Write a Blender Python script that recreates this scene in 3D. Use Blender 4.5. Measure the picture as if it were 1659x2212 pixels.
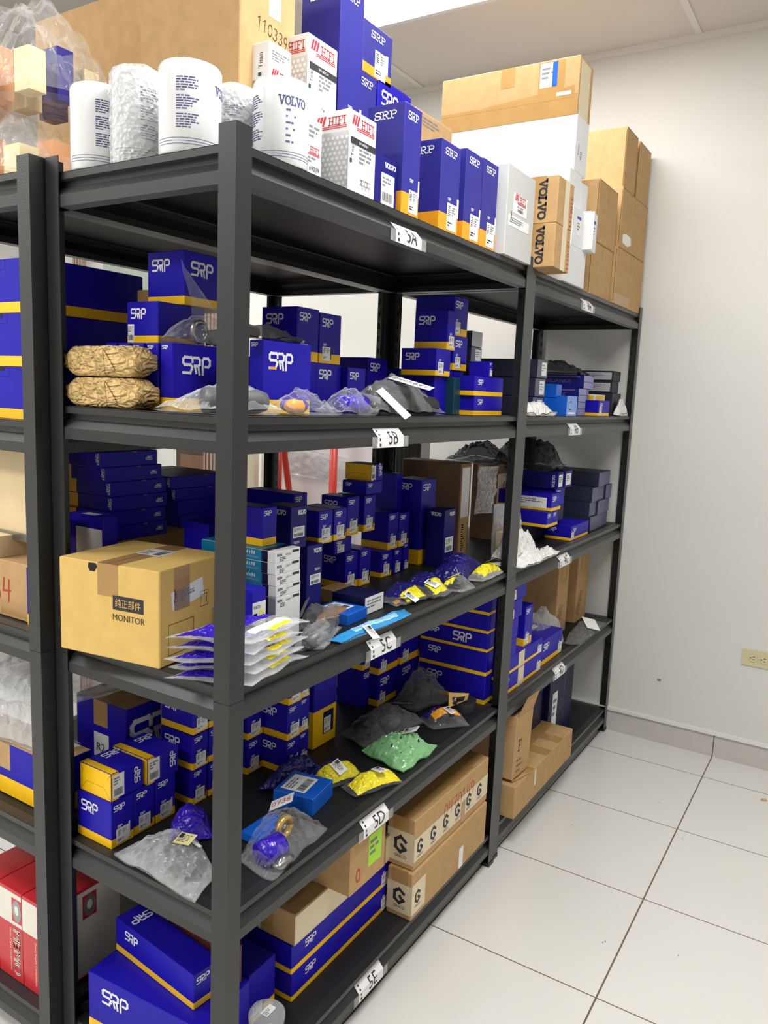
import bpy, math, random
from mathutils import Vector, Matrix, noise

# ------------------------------------------------------------------ scene, camera, light
S = bpy.context.scene
for o in list(bpy.data.objects): bpy.data.objects.remove(o)
COL = S.collection
S.view_settings.view_transform = 'Standard'
S.view_settings.look = 'None'
S.view_settings.gamma = 1.0
S.view_settings.use_curve_mapping = False
S.view_settings.exposure = -0.08
S.cycles.use_denoising = True
S.cycles.max_bounces = 8
S.cycles.transparent_max_bounces = 24
S.cycles.diffuse_bounces = 4
S.cycles.glossy_bounces = 3
S.cycles.transmission_bounces = 4
S.cycles.sample_clamp_indirect = 6.0
S.cycles.caustics_reflective = False
S.cycles.caustics_refractive = False

CAMP = Vector((-.924893, -.858541, 1.432802)); YAW, PIT, ROL, FPX = .553174, -.148577, .0417085, 1686.396
cf = Vector((math.cos(PIT)*math.cos(YAW), math.cos(PIT)*math.sin(YAW), math.sin(PIT)))
cr0 = cf.cross(Vector((0, 0, 1))).normalized(); cu0 = cr0.cross(cf)
cr = math.cos(ROL)*cr0 + math.sin(ROL)*cu0; cu = -math.sin(ROL)*cr0 + math.cos(ROL)*cu0
cam = bpy.data.cameras.new('camera'); camo = bpy.data.objects.new('camera', cam); COL.objects.link(camo)
M = Matrix((cr, cu, -cf)).transposed().to_4x4(); M.translation = CAMP
camo.matrix_world = M
cam.sensor_fit = 'VERTICAL'; cam.sensor_height = 24.0; cam.lens = 24.0*FPX/2212.0
cam.clip_start = .02
S.camera = camo

W = bpy.data.worlds.new('world'); S.world = W; W.use_nodes = True
W.node_tree.nodes['Background'].inputs[0].default_value = (.95, .97, 1, 1)
W.node_tree.nodes['Background'].inputs[1].default_value = .25

LIGHT_W = 34.0          # watts per ceiling fitting
CEIL = 2.854
LIGHTS = [((1.53, .49), .4), ((-2.15, .49), 1.1), ((.31, -.73), 1.1), ((1.53, 2.93), 1.0), ((-.93, 1.71), .5)]

def sr(r, g, b):
    def f(c):
        c /= 255.0
        return c/12.92 if c <= .04045 else ((c+.055)/1.055)**2.4
    return (f(r), f(g), f(b), 1.0)

# ------------------------------------------------------------------ materials
def nodes(m):
    m.use_nodes = True
    nt = m.node_tree
    return nt, nt.nodes['Principled BSDF'], nt.nodes.new, nt.links.new
MATS = {}
def mat(name, col, rough=.5, spec=.5, bump=0, bscale=200, var=0, vscale=20, coat=0, metal=0, emit=0, bdist=.001, sheen=0):
    m = bpy.data.materials.new(name); nt, p, N, L = nodes(m)
    p.inputs['Base Color'].default_value = col
    p.inputs['Roughness'].default_value = rough
    p.inputs['Specular IOR Level'].default_value = spec
    p.inputs['Metallic'].default_value = metal
    if coat: p.inputs['Coat Weight'].default_value = coat; p.inputs['Coat Roughness'].default_value = .12
    if sheen: p.inputs['Sheen Weight'].default_value = sheen; p.inputs['Sheen Roughness'].default_value = .35
    if emit: p.inputs['Emission Color'].default_value = col; p.inputs['Emission Strength'].default_value = emit
    if bump or var:
        tc = N('ShaderNodeTexCoord')
    if bump:
        nz = N('ShaderNodeTexNoise'); nz.inputs['Scale'].default_value = bscale; nz.inputs['Detail'].default_value = 4
        bp = N('ShaderNodeBump'); bp.inputs['Strength'].default_value = bump; bp.inputs['Distance'].default_value = bdist
        L(tc.outputs['Object'], nz.inputs['Vector']); L(nz.outputs[0], bp.inputs['Height']); L(bp.outputs[0], p.inputs['Normal'])
    if var:
        nz = N('ShaderNodeTexNoise'); nz.inputs['Scale'].default_value = vscale; nz.inputs['Detail'].default_value = 5
        mr = N('ShaderNodeMapRange'); mr.inputs[1].default_value = .3; mr.inputs[2].default_value = .7
        mr.inputs[3].default_value = 1-var; mr.inputs[4].default_value = 1+var
        hs = N('ShaderNodeHueSaturation'); hs.inputs['Color'].default_value = col
        L(tc.outputs['Object'], nz.inputs['Vector']); L(nz.outputs[0], mr.inputs[0]); L(mr.outputs[0], hs.inputs['Value']); L(hs.outputs[0], p.inputs['Base Color'])
    MATS[name] = m
    return m
mat('metal', sr(22, 23, 25), .45, .6, bump=.12, bscale=900, bdist=.0006, sheen=.22)
mat('hammer', sr(29, 31, 32), .4, .6, bump=.55, bscale=330, bdist=.0012, sheen=.22)
mat('board', sr(20, 21, 23), .5, .45, bump=.1, bscale=600, var=.12, vscale=9)
mat('plastic_black', sr(22, 22, 24), .4)
mat('navy', sr(30, 20, 168), .4, .2, var=.07, vscale=14)
mat('navy_old', sr(48, 46, 138), .45, .25, var=.08, vscale=12)
mat('navy_dark', sr(16, 18, 62), .42, .25, var=.08, vscale=12)
mat('volvo_navy', sr(26, 26, 116), .42, .22, var=.08, vscale=12)
mat('yellow', sr(250, 196, 10), .42, .5, var=.04, vscale=20)
mat('orange', sr(240, 160, 30), .45, .5, var=.05)
mat('white_print', sr(236, 236, 240), .5)
mat('sticker', sr(236, 236, 236), .45)
mat('ink', sr(40, 40, 46), .6)
mat('ink_grey', sr(120, 122, 128), .6)
mat('ink_blue', sr(70, 78, 130), .6)
mat('ink_red', sr(205, 40, 55), .55)
mat('pen_red', sr(176, 52, 44), .6)
mat('carton', sr(188, 153, 108), .78, .15, bump=.12, bscale=160, var=.07, vscale=30)
mat('carton_light', sr(220, 184, 110), .75, .15, bump=.12, bscale=160, var=.05, vscale=30)
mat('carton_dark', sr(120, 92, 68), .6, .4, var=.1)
mat('carton_edge', sr(120, 92, 58), .8, .2)
mat('tape', sr(176, 138, 84), .2, .6, bump=.3, bscale=60, var=.06)
mat('tape_pale', sr(222, 206, 172), .2, .6, bump=.4, bscale=50)
mat('white_box', sr(226, 227, 228), .5, .4, var=.02)
mat('grey_box', sr(196, 197, 196), .55, .4)
mat('dot_grey', sr(206, 207, 208), .55)
mat('dot_white', sr(240, 241, 242), .5)
mat('slate', sr(96, 100, 118), .5, .4, var=.06)
mat('slate_dark', sr(38, 42, 66), .5, .4)
mat('slate_pale', sr(150, 150, 196), .5, .4)
mat('end_grey', sr(104, 106, 134), .5, .4, var=.12, vscale=30)
mat('black_box', sr(26, 28, 44), .45)
mat('grey_label', sr(172, 172, 176), .5)
mat('teal', sr(12, 118, 158), .4)
mat('teal_dark', sr(18, 60, 72), .45)
mat('bright_blue', sr(16, 92, 198), .35)
mat('light_blue', sr(120, 160, 232), .4)
mat('memo_red', sr(204, 42, 50), .35, .5, var=.06, coat=.3)
mat('memo_white', sr(232, 228, 216), .4, var=.03)
mat('gear', sr(170, 170, 172), .35, metal=.6)
mat('maroon', sr(98, 40, 44), .6, bump=.2)
mat('kraft', sr(224, 188, 124), .55, .4, bump=1.0, bscale=36, var=.1, vscale=26, bdist=.006)
mat('kraft_plain', sr(224, 188, 124), .6, .3)
mat('can_white', sr(238, 239, 240), .18, .5, coat=.5)
mat('rubber', sr(38, 38, 40), .5)
mat('rubber_grey', sr(96, 98, 100), .4)
mat('part_metal', sr(150, 150, 150), .28, metal=.9, bump=.2, bscale=60)
mat('brass', sr(210, 168, 70), .3, metal=.7)
mat('brown_foam', sr(150, 110, 72), .8, bump=.4, bscale=90)
mat('cream', sr(238, 222, 176), .6, var=.05)
mat('peach', sr(224, 164, 116), .55)
mat('poly_navy', sr(52, 26, 176), .25, .5, bump=.5, bscale=26, bdist=.004)
mat('poly_navy_dark', sr(30, 28, 110), .28, .5, bump=.5, bscale=26, bdist=.004)
mat('poly_yellow', sr(238, 222, 40), .25, .5, bump=.6, bscale=28, bdist=.004)
mat('poly_white', sr(232, 232, 228), .35, .5, bump=.6, bscale=24, bdist=.004, var=.04)
mat('poly_blue', sr(50, 140, 200), .22, .5, bump=.5, bscale=40, bdist=.003)
mat('pad_pale', sr(160, 208, 236), .4)
mat('green_tag', sr(170, 226, 40), .45)
mat('tag_yellow', sr(226, 214, 150), .6)
mat('lit_yellow', sr(244, 220, 60), .45)  # yellow print patch on the front of the small navy and white box
mat('wall_white', sr(216, 215, 211), .85, .2, bump=.06, bscale=90)
mat('wall_grey', sr(120, 128, 120), .8)
mat('cream_wall', sr(226, 216, 190), .8)
mat('door_brown', sr(84, 62, 52), .45, var=.08)
mat('trim_brown', sr(176, 152, 140), .6)
mat('ledge', sr(226, 226, 222), .4)
mat('baseboard', sr(196, 192, 188), .3, .5, var=.03)
mat('grout', sr(96, 86, 68), .9)
mat('ivory', sr(206, 198, 158), .4)
mat('dark_hole', sr(20, 18, 16), .8)
mat('red_paint', sr(200, 58, 44), .35)
mat('foam_white', sr(240, 240, 240), .6)
mat('wood', sr(226, 204, 162), .6, .3, var=.1, vscale=6)
mat('screw_zinc', sr(200, 200, 200), .3, metal=.8)
mat('tbar', sr(222, 220, 216), .5)
mat('light_frame', sr(216, 218, 226), .5)
mat('fitting_glow', (1, 1, 1, 1), .5, emit=9.0)

def film(name, tint=(1, 1, 1, 1), base=.12, edge=.5, rough=.12, milky=(.8, .8, .8, 1), bscale=30, bump=.7):
    m = bpy.data.materials.new(name); nt, p, N, L = nodes(m)
    out = nt.nodes['Material Output']
    p.inputs['Base Color'].default_value = milky; p.inputs['Roughness'].default_value = rough; p.inputs['Specular IOR Level'].default_value = .8
    tr = N('ShaderNodeBsdfTransparent'); tr.inputs[0].default_value = tint
    lw = N('ShaderNodeLayerWeight'); lw.inputs[0].default_value = .3
    mr = N('ShaderNodeMapRange'); mr.inputs[3].default_value = base; mr.inputs[4].default_value = edge
    tc = N('ShaderNodeTexCoord'); vo = N('ShaderNodeTexVoronoi'); vo.inputs['Scale'].default_value = bscale
    nz = N('ShaderNodeTexNoise'); nz.inputs['Scale'].default_value = bscale*.6; nz.inputs['Detail'].default_value = 3
    ad = N('ShaderNodeMath'); ad.operation = 'ADD'
    bp = N('ShaderNodeBump'); bp.inputs['Strength'].default_value = bump; bp.inputs['Distance'].default_value = .006
    mx = N('ShaderNodeMixShader')
    L(tc.outputs['Object'], vo.inputs['Vector']); L(tc.outputs['Object'], nz.inputs['Vector'])
    L(vo.outputs['Distance'], ad.inputs[0]); L(nz.outputs[0], ad.inputs[1]); L(ad.outputs[0], bp.inputs['Height'])
    L(bp.outputs[0], p.inputs['Normal']); L(bp.outputs[0], lw.inputs['Normal'])
    L(lw.outputs['Facing'], mr.inputs[0]); L(mr.outputs[0], mx.inputs[0])
    L(tr.outputs[0], mx.inputs[1]); L(p.outputs[0], mx.inputs[2]); L(mx.outputs[0], out.inputs['Surface'])
    MATS[name] = m
film('film', base=.05, edge=.42, rough=.06, bscale=34, bump=.9)
film('film_milky', base=.2, edge=.6, rough=.12, milky=(.82, .84, .86, 1), bscale=30, bump=.9)
film('film_grey', tint=(.82, .82, .84, 1), base=.14, edge=.5, rough=.08, milky=(.42, .42, .43, 1), bscale=34, bump=.9)
film('film_green', tint=(.75, 1, .78, 1), base=.7, edge=.92, rough=.25, milky=sr(146, 205, 146), bscale=40)
film('film_dark', tint=(.4, .4, .43, 1), base=.22, edge=.5, rough=.1, milky=(.1, .1, .105, 1), bump=.9)
film('film_wrap', base=.3, edge=.8, rough=.06, milky=(.88, .89, .9, 1), bscale=120, bump=1.0)
film('film_clear', base=.03, edge=.3, rough=.04, bump=.9)

def crinkle(name, scale, dist, strength, stretch=(1, 1, 1)):
    nt, p, N, L = nodes(MATS[name])
    tc = N('ShaderNodeTexCoord'); mp = N('ShaderNodeMapping'); mp.inputs['Scale'].default_value = stretch
    nz = N('ShaderNodeTexNoise'); nz.inputs['Scale'].default_value = scale*.5
    vm = N('ShaderNodeMix'); vm.data_type = 'VECTOR'; vm.inputs[0].default_value = .12
    vo = N('ShaderNodeTexVoronoi'); vo.feature = 'DISTANCE_TO_EDGE'; vo.inputs['Scale'].default_value = scale
    v2 = N('ShaderNodeTexVoronoi'); v2.inputs['Scale'].default_value = scale*2.3
    ad = N('ShaderNodeMath'); ad.operation = 'ADD'
    bp = N('ShaderNodeBump'); bp.inputs['Strength'].default_value = strength; bp.inputs['Distance'].default_value = dist
    L(tc.outputs['Object'], mp.inputs[0]); L(mp.outputs[0], nz.inputs['Vector']); L(mp.outputs[0], vm.inputs[4]); L(nz.outputs[1], vm.inputs[5])
    L(vm.outputs[1], vo.inputs['Vector']); L(vm.outputs[1], v2.inputs['Vector']); L(vo.outputs[0], ad.inputs[0]); L(v2.outputs['Distance'], ad.inputs[1])
    L(ad.outputs[0], bp.inputs['Height']); L(bp.outputs[0], p.inputs['Normal'])
crinkle('kraft', 34, .012, 1.0, (1, .7, 1.6))
for k_ in ('poly_navy', 'poly_navy_dark', 'poly_yellow', 'poly_white'): crinkle(k_, 30, .006, .7)

# floor tiles, laid on the real grid of the room
def grid_mat(name, col, line, sx, sy, ox, oy, wx, wy, rough, var):
    m = bpy.data.materials.new(name); nt, p, N, L = nodes(m)
    tc = N('ShaderNodeTexCoord'); sp = N('ShaderNodeSeparateXYZ'); L(tc.outputs['Object'], sp.inputs[0])
    def axis(i, s, o, w):
        a = N('ShaderNodeMath'); a.operation = 'SUBTRACT'; a.inputs[1].default_value = o; L(sp.outputs[i], a.inputs[0])
        b = N('ShaderNodeMath'); b.operation = 'PINGPONG'; b.inputs[1].default_value = s/2; L(a.outputs[0], b.inputs[0])
        c = N('ShaderNodeMath'); c.operation = 'LESS_THAN'; c.inputs[1].default_value = w/2; L(b.outputs[0], c.inputs[0])
        return c
    x, y = axis(0, sx, ox, wx), axis(1, sy, oy, wy)
    mxm = N('ShaderNodeMath'); mxm.operation = 'MAXIMUM'; L(x.outputs[0], mxm.inputs[0]); L(y.outputs[0], mxm.inputs[1])
    nz = N('ShaderNodeTexNoise'); nz.inputs['Scale'].default_value = 3; nz.inputs['Detail'].default_value = 6; L(tc.outputs['Object'], nz.inputs['Vector'])
    mr = N('ShaderNodeMapRange'); mr.inputs[3].default_value = 1-var; mr.inputs[4].default_value = 1+var; L(nz.outputs[0], mr.inputs[0])
    hs = N('ShaderNodeHueSaturation'); hs.inputs['Color'].default_value = col; L(mr.outputs[0], hs.inputs['Value'])
    mix = N('ShaderNodeMix'); mix.data_type = 'RGBA'; L(mxm.outputs[0], mix.inputs['Factor']); L(hs.outputs[0], mix.inputs[6]); mix.inputs[7].default_value = line
    L(mix.outputs[2], p.inputs['Base Color'])
    p.inputs['Roughness'].default_value = rough
    MATS[name] = m
grid_mat('tiles', sr(222, 221, 217), sr(104, 94, 78), .4624, .4624, 1.755, -.4408, .0035, .0045, .22, .03)
grid_mat('ceiling', sr(212, 207, 203), sr(212, 207, 203), .61, 1.22, 1.83, -.12, .001, .001, .9, .02)

# ------------------------------------------------------------------ mesh building
class MB:
    def __init__(s): s.v, s.f, s.m, s.mats, s.smooth = [], [], [], [], []
    def mi(s, name):
        if name not in s.mats: s.mats.append(name)
        return s.mats.index(name)
    def add(s, vs, fs, m, smooth=False):
        b = len(s.v); s.v += [tuple(v) for v in vs]; k = s.mi(m)
        for f in fs: s.f.append(tuple(i+b for i in f)); s.m.append(k); s.smooth.append(smooth)
    def quad(s, a, b, c, d, m): s.add([a, b, c, d], [(0, 1, 2, 3)], m)
    def box(s, x0, y0, z0, x1, y1, z1, m):
        s.add([(x0, y0, z0), (x1, y0, z0), (x1, y1, z0), (x0, y1, z0), (x0, y0, z1), (x1, y0, z1), (x1, y1, z1), (x0, y1, z1)],
              [(0, 3, 2, 1), (4, 5, 6, 7), (0, 1, 5, 4), (1, 2, 6, 5), (2, 3, 7, 6), (3, 0, 4, 7)], m)
    def prism(s, poly, axis, a, b, m, caps=True):       # polygon in the other two axes, extruded along axis
        def P(u, v, t): return {'x': (t, u, v), 'y': (u, t, v), 'z': (u, v, t)}[axis]
        n = len(poly); vs = [P(u, v, a) for u, v in poly]+[P(u, v, b) for u, v in poly]
        fs = [(i, (i+1) % n, n+(i+1) % n, n+i) for i in range(n)]
        if caps: fs += [tuple(range(n-1, -1, -1)), tuple(range(n, 2*n))]
        s.add(vs, fs, m)
    def tube(s, pts, r, m, n=10, cap=True):
        vs, fs = [], []; k = len(pts); pts = [Vector(p) for p in pts]
        up = Vector((.13, .27, 1)).normalized()
        for i, p in enumerate(pts):
            t = (pts[min(i+1, k-1)]-pts[max(i-1, 0)]).normalized()
            a = t.cross(up)
            if a.length < 1e-3: a = t.cross(Vector((1, 0, 0)))
            a.normalize(); b = t.cross(a); rr = r[i] if isinstance(r, (list, tuple)) else r
            vs += [p+rr*(math.cos(2*math.pi*j/n)*a+math.sin(2*math.pi*j/n)*b) for j in range(n)]
        for i in range(k-1):
            for j in range(n): fs.append((i*n+j, i*n+(j+1) % n, (i+1)*n+(j+1) % n, (i+1)*n+j))
        if cap: fs += [tuple(range(n-1, -1, -1)), tuple(range((k-1)*n, k*n))]
        s.add(vs, fs, m, True)
    def lathe(s, prof, c, m, n=32):                     # profile [(r, z)]
        vs, fs = [], []
        for r, z in prof: vs += [(c[0]+r*math.cos(2*math.pi*j/n), c[1]+r*math.sin(2*math.pi*j/n), c[2]+z) for j in range(n)]
        for i in range(len(prof)-1):
            for j in range(n): fs.append((i*n+j, i*n+(j+1) % n, (i+1)*n+(j+1) % n, (i+1)*n+j))
        s.add(vs, fs, m, True)
    def build(s, name, parent=None):
        me = bpy.data.meshes.new(name); me.from_pydata(s.v, [], s.f)
        for k in s.mats: me.materials.append(MATS[k])
        me.polygons.foreach_set('material_index', s.m); me.polygons.foreach_set('use_smooth', s.smooth); me.update()
        o = bpy.data.objects.new(name, me); COL.objects.link(o)
        if parent is not None: o.parent = parent
        return o
def tag(o, label, cat, group=None, kind=None):
    if label: o['label'] = label
    if cat: o['category'] = cat
    if group: o['group'] = group
    if kind: o['kind'] = kind
    return o
def empty(name, loc, rz=0):
    o = bpy.data.objects.new(name, None); COL.objects.link(o); o.location = loc; o.rotation_euler = (0, 0, rz); o.empty_display_size = .02
    return o
def structure(name, mb, label=None):
    o = mb.build(name); o['kind'] = 'structure'
    if label: o['label'] = label
    return o

# ------------------------------------------------------------------ printing on faces
class Face:                                             # a face to print on: origin, u, v, normal, size
    def __init__(s, o, u, v, w, h, up=True):
        s.o, s.u, s.v, s.w, s.h = Vector(o), Vector(u), Vector(v), w, h; s.n = s.u.cross(s.v)
    def p(s, u, v, e=.0004): return s.o+s.u*u+s.v*v+s.n*e
    def flip(s): return Face(s.o+s.u*s.w+s.v*s.h, -s.u, -s.v, s.w, s.h)
    def sub(s, u, v, w, h, ang=0):
        c, q = math.cos(ang), math.sin(ang)
        return Face(s.p(u, v, 0), s.u*c+s.v*q, s.v*c-s.u*q, w, h)
class Cyl:                                              # the same on a can
    def __init__(s, c, r, a0, w, h): s.c, s.r, s.a0, s.w, s.h = c, r, a0, w, h
    def p(s, u, v, e=.0004):
        a = s.a0+u/s.r
        return Vector((s.c[0]+(s.r+e)*math.cos(a), s.c[1]+(s.r+e)*math.sin(a), s.c[2]+v))
def rect(mb, F, u0, v0, u1, v1, m, e=.0004): mb.quad(F.p(u0, v0, e), F.p(u1, v0, e), F.p(u1, v1, e), F.p(u0, v1, e), m)
TXT = {}
def glyphs(t):
    if t not in TXT:
        c = bpy.data.curves.new('t', 'FONT'); c.body = t; c.size = 1; c.resolution_u = 3
        o = bpy.data.objects.new('t', c); COL.objects.link(o)
        dg = bpy.context.evaluated_depsgraph_get(); me = o.evaluated_get(dg).to_mesh()
        vs = [(v.co.x, v.co.y) for v in me.vertices]; fs = [tuple(p.vertices) for p in me.polygons]
        o.evaluated_get(dg).to_mesh_clear(); bpy.data.objects.remove(o); bpy.data.curves.remove(c)
        xs = [v[0] for v in vs] or [0, 1]; ys = [v[1] for v in vs] or [0, 1]
        TXT[t] = (vs, fs, min(xs), min(ys), max(xs)-min(xs), max(ys)-min(ys))
    return TXT[t]
def text(mb, F, t, u, v, h, m, w=None, e=.0005, bold=0, slant=0):     # lower left corner, letter height, optional width
    vs, fs, x0, y0, tw, th = glyphs(t)
    if not vs: return
    k = h/max(th, 1e-6); kx = k if w is None else w/max(tw, 1e-6)
    for d in ([0] if not bold else [-bold, 0, bold]):
        mb.add([F.p(u+(x-x0)*kx+d+slant*(y-y0)*k, v+(y-y0)*k, e+abs(d)*.01) for x, y in vs], fs, m)
def stroke(mb, F, lines, u, v, sx, sy, t, m, e=.0005):
    for l in lines:
        P = [(u+x*sx, v+y*sy) for x, y in l]
        for i, (a, b) in enumerate(zip(P[:-1], P[1:])):
            dx, dy = b[0]-a[0], b[1]-a[1]; q = math.hypot(dx, dy) or 1; dx, dy = dx/q*t/2, dy/q*t/2
            mb.quad(F.p(a[0]-dx+dy, a[1]-dy-dx, e+.00001*i), F.p(b[0]+dx+dy, b[1]+dy-dx, e+.00001*i), F.p(b[0]+dx-dy, b[1]+dy+dx, e+.00001*i), F.p(a[0]-dx-dy, a[1]-dy+dx, e+.00001*i), m)
LOGO = [[(.92, .74), (.92, .9), (.8, 1), (.16, 1), (.02, .88), (.02, .66), (.14, .55), (.72, .55), (.9, .42), (.9, .3)], [(.2, .05), (.02, .05)], [(.9, .42), (.72, .05), (.2, .05)],
        [(1.08, 1), (1.5, 1), (1.66, .88), (1.66, .62), (1.5, .5), (1.16, .5)], [(1.16, .5), (1.3, .08)], [(1.5, .5), (1.62, 0)],
        [(1.95, 0), (1.95, .84), (2.08, 1), (2.5, 1), (2.68, .86), (2.68, .6), (2.52, .48), (2.22, .48)]]
def logo(mb, F, u, v, h, m='white_print', under=None):
    stroke(mb, F, LOGO, u, v, h*.86, h, h*.17, m)
    if under: rect(mb, F, u, v-h*.02, u+h*.7, v+h*.13, under, .0007)
def arc(cx, cy, rx, ry, a0, a1, n=8): return [(cx+rx*math.cos(math.radians(a0+(a1-a0)*i/n)), cy+ry*math.sin(math.radians(a0+(a1-a0)*i/n))) for i in range(n+1)]
SLAB = {
 'V': ([[(.12, 1), (.5, 0), (.88, 1)], [(-.05, 1), (.3, 1)], [(.7, 1), (1.05, 1)]], 1.08),
 'O': ([arc(.5, .5, .45, .48, 0, 360, 16)], 1.08),
 'L': ([[(.2, 1), (.2, 0)], [(0, 1), (.42, 1)], [(0, 0), (.8, 0), (.8, .26)]], .95),
 'S': ([[(.74, .72), (.74, .98)], arc(.4, .74, .33, .25, 40, 270, 8)+arc(.4, .25, .36, .25, 90, -140, 8), [(.05, .28), (.05, .02)]], .9),
 'R': ([[(.2, 1), (.2, 0)], [(0, 1), (.5, 1)]+arc(.5, .76, .28, .24, 90, -90, 6)+[(.2, .52)], [(.45, .52), (.82, 0), (.98, 0)], [(0, 0), (.42, 0)]], 1.05),
 'P': ([[(.2, 1), (.2, 0)], [(0, 1), (.5, 1)]+arc(.5, .75, .3, .25, 90, -90, 6)+[(.2, .5)], [(0, 0), (.44, 0)]], .95),
 'H': ([[(.2, 1), (.2, 0)], [(.8, 1), (.8, 0)], [(.2, .5), (.8, .5)], [(0, 1), (.4, 1)], [(.6, 1), (1, 1)], [(0, 0), (.4, 0)], [(.6, 0), (1, 0)]], 1.1),
 'I': ([[(.25, 1), (.25, 0)], [(.05, 1), (.45, 1)], [(.05, 0), (.45, 0)]], .58),
 'F': ([[(.2, 1), (.2, 0)], [(0, 1), (.85, 1), (.85, .76)], [(.2, .52), (.6, .52)], [(0, 0), (.44, 0)]], .95)}
def slab(mb, F, t, u, v, h, m, w=None, bold=.16):
    adv = [SLAB[c][1] for c in t]; k = h if w is None else w/sum(adv)
    for c, a in zip(t, adv): stroke(mb, F, SLAB[c][0], u, v, k, h, h*bold, m); u += a*k
HAND = {'0': [arc(.35, .5, .3, .48, 90, 450, 12)], '1': [[(.1, .8), (.35, 1), (.35, 0)]], '2': [arc(.35, .72, .28, .26, 160, -30, 6)+[(.05, .02), (.7, .05)]],
 '3': [arc(.3, .76, .28, .24, 140, -80, 6)+arc(.3, .26, .32, .27, 80, -150, 7)], '4': [[(.15, 1), (.05, .45), (.65, .5)], [(.55, .95), (.5, 0)]],
 '5': [[(.65, 1), (.15, .95), (.12, .58)]+arc(.3, .3, .3, .3, 100, -140, 7)], '6': [[(.55, 1), (.2, .6), (.08, .3)]+arc(.33, .25, .26, .25, 180, 520, 10)],
 '7': [[(.05, .95), (.65, 1), (.3, 0)], [(.2, .5), (.6, .55)]], '8': [arc(.35, .74, .22, .24, -90, 270, 10)+arc(.35, .25, .27, .26, 90, 450, 10)],
 '9': [arc(.32, .7, .25, .27, 0, 360, 10)+[(.57, .7), (.5, .3), (.35, 0)]]}
def hand(mb, F, t, u, v, h, m='ink', th=.09):
    for c in t:
        if c in HAND: stroke(mb, F, HAND[c], u, v, h*.85, h, h*th, m)
        u += h*.72
def lines(mb, F, u, v, w, h, n, m='ink_grey', rnd=random):           # a block of unreadable small print
    p = h/n
    for i in range(n):
        x = u; end = u+w*(rnd.uniform(.65, 1) if i < n-1 else rnd.uniform(.25, .7))
        while x < end-.15*p:
            q = min(rnd.uniform(.8, 3.2)*p, end-x); rect(mb, F, x, v+h-(i+.72)*p, x+q, v+h-(i+.22)*p, m); x += q+.45*p
def barcode(mb, F, u, v, w, h, m='ink', rnd=random):
    x = u
    while x < u+w*.98:
        q = rnd.choice([.012, .02, .035])*w; rect(mb, F, x, v, min(x+q, u+w), v+h, m); x += q+rnd.choice([.014, .024, .036])*w

# ------------------------------------------------------------------ boxes
def shell(mb, w, d, h, m, band=0, mband='yellow', c=.0011, mtop=None):
    def ring(i, z): return [(c+i, i, z), (w-c-i, i, z), (w-i, c+i, z), (w-i, d-c-i, z), (w-c-i, d-i, z), (c+i, d-i, z), (i, d-c-i, z), (i, c+i, z)]
    zs = [(c, 0), (0, c)]+([(0, band)] if band else [])+[(0, h-c), (c, h)]
    rings = [ring(*z) for z in zs]
    for k in range(len(rings)-1):
        mm = mband if band and k <= 1 else m
        mb.add(rings[k]+rings[k+1], [(i, (i+1) % 8, 8+(i+1) % 8, 8+i) for i in range(8)], mm)
    mb.add(rings[0], [tuple(range(7, -1, -1))], mband if band else m); mb.add(rings[-1], [tuple(range(8))], mtop or m)
def faces(w, d, h):
    return {'F': Face((0, 0, 0), (1, 0, 0), (0, 0, 1), w, h), 'E': Face((0, d, 0), (0, -1, 0), (0, 0, 1), d, h), 'T': Face((0, 0, h), (1, 0, 0), (0, 1, 0), w, d)}
def sticker(root, F, u, v, w, h, rnd, kind='plain', name='label_sticker', m='sticker'):
    s = MB(); t = .0003
    s.add([F.p(u, v, .0002), F.p(u+w, v, .0002), F.p(u+w, v+h, .0002), F.p(u, v+h, .0002), F.p(u, v, .0002+t), F.p(u+w, v, .0002+t), F.p(u+w, v+h, .0002+t), F.p(u, v+h, .0002+t)],
          [(4, 5, 6, 7), (0, 1, 5, 4), (1, 2, 6, 5), (2, 3, 7, 6), (3, 0, 4, 7)], m)
    e = Face(F.p(u, v, .0004), F.u, F.v, w, h)
    if kind == 'plain':
        lines(s, e, w*.5, h*.55, w*.42, h*.36, 4, 'ink_grey', rnd); lines(s, e, w*.1, h*.12, w*.7, h*.2, 2, 'ink', rnd); lines(s, e, w*.1, h*.5, w*.32, h*.42, 6, 'ink', rnd)
    elif kind == 'bar':
        lines(s, e, w*.08, h*.55, w*.8, h*.35, 3, 'ink_grey', rnd); barcode(s, e, w*.08, h*.1, w*.8, h*.3, 'ink', rnd)
    elif kind == 'text': lines(s, e, w*.1, h*.3, w*.8, h*.55, 3, 'ink_grey', rnd)
    o = s.build(name, root); o['label'] = 'white printed sticker' if m == 'sticker' else 'printed sticker'
    return o

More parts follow.
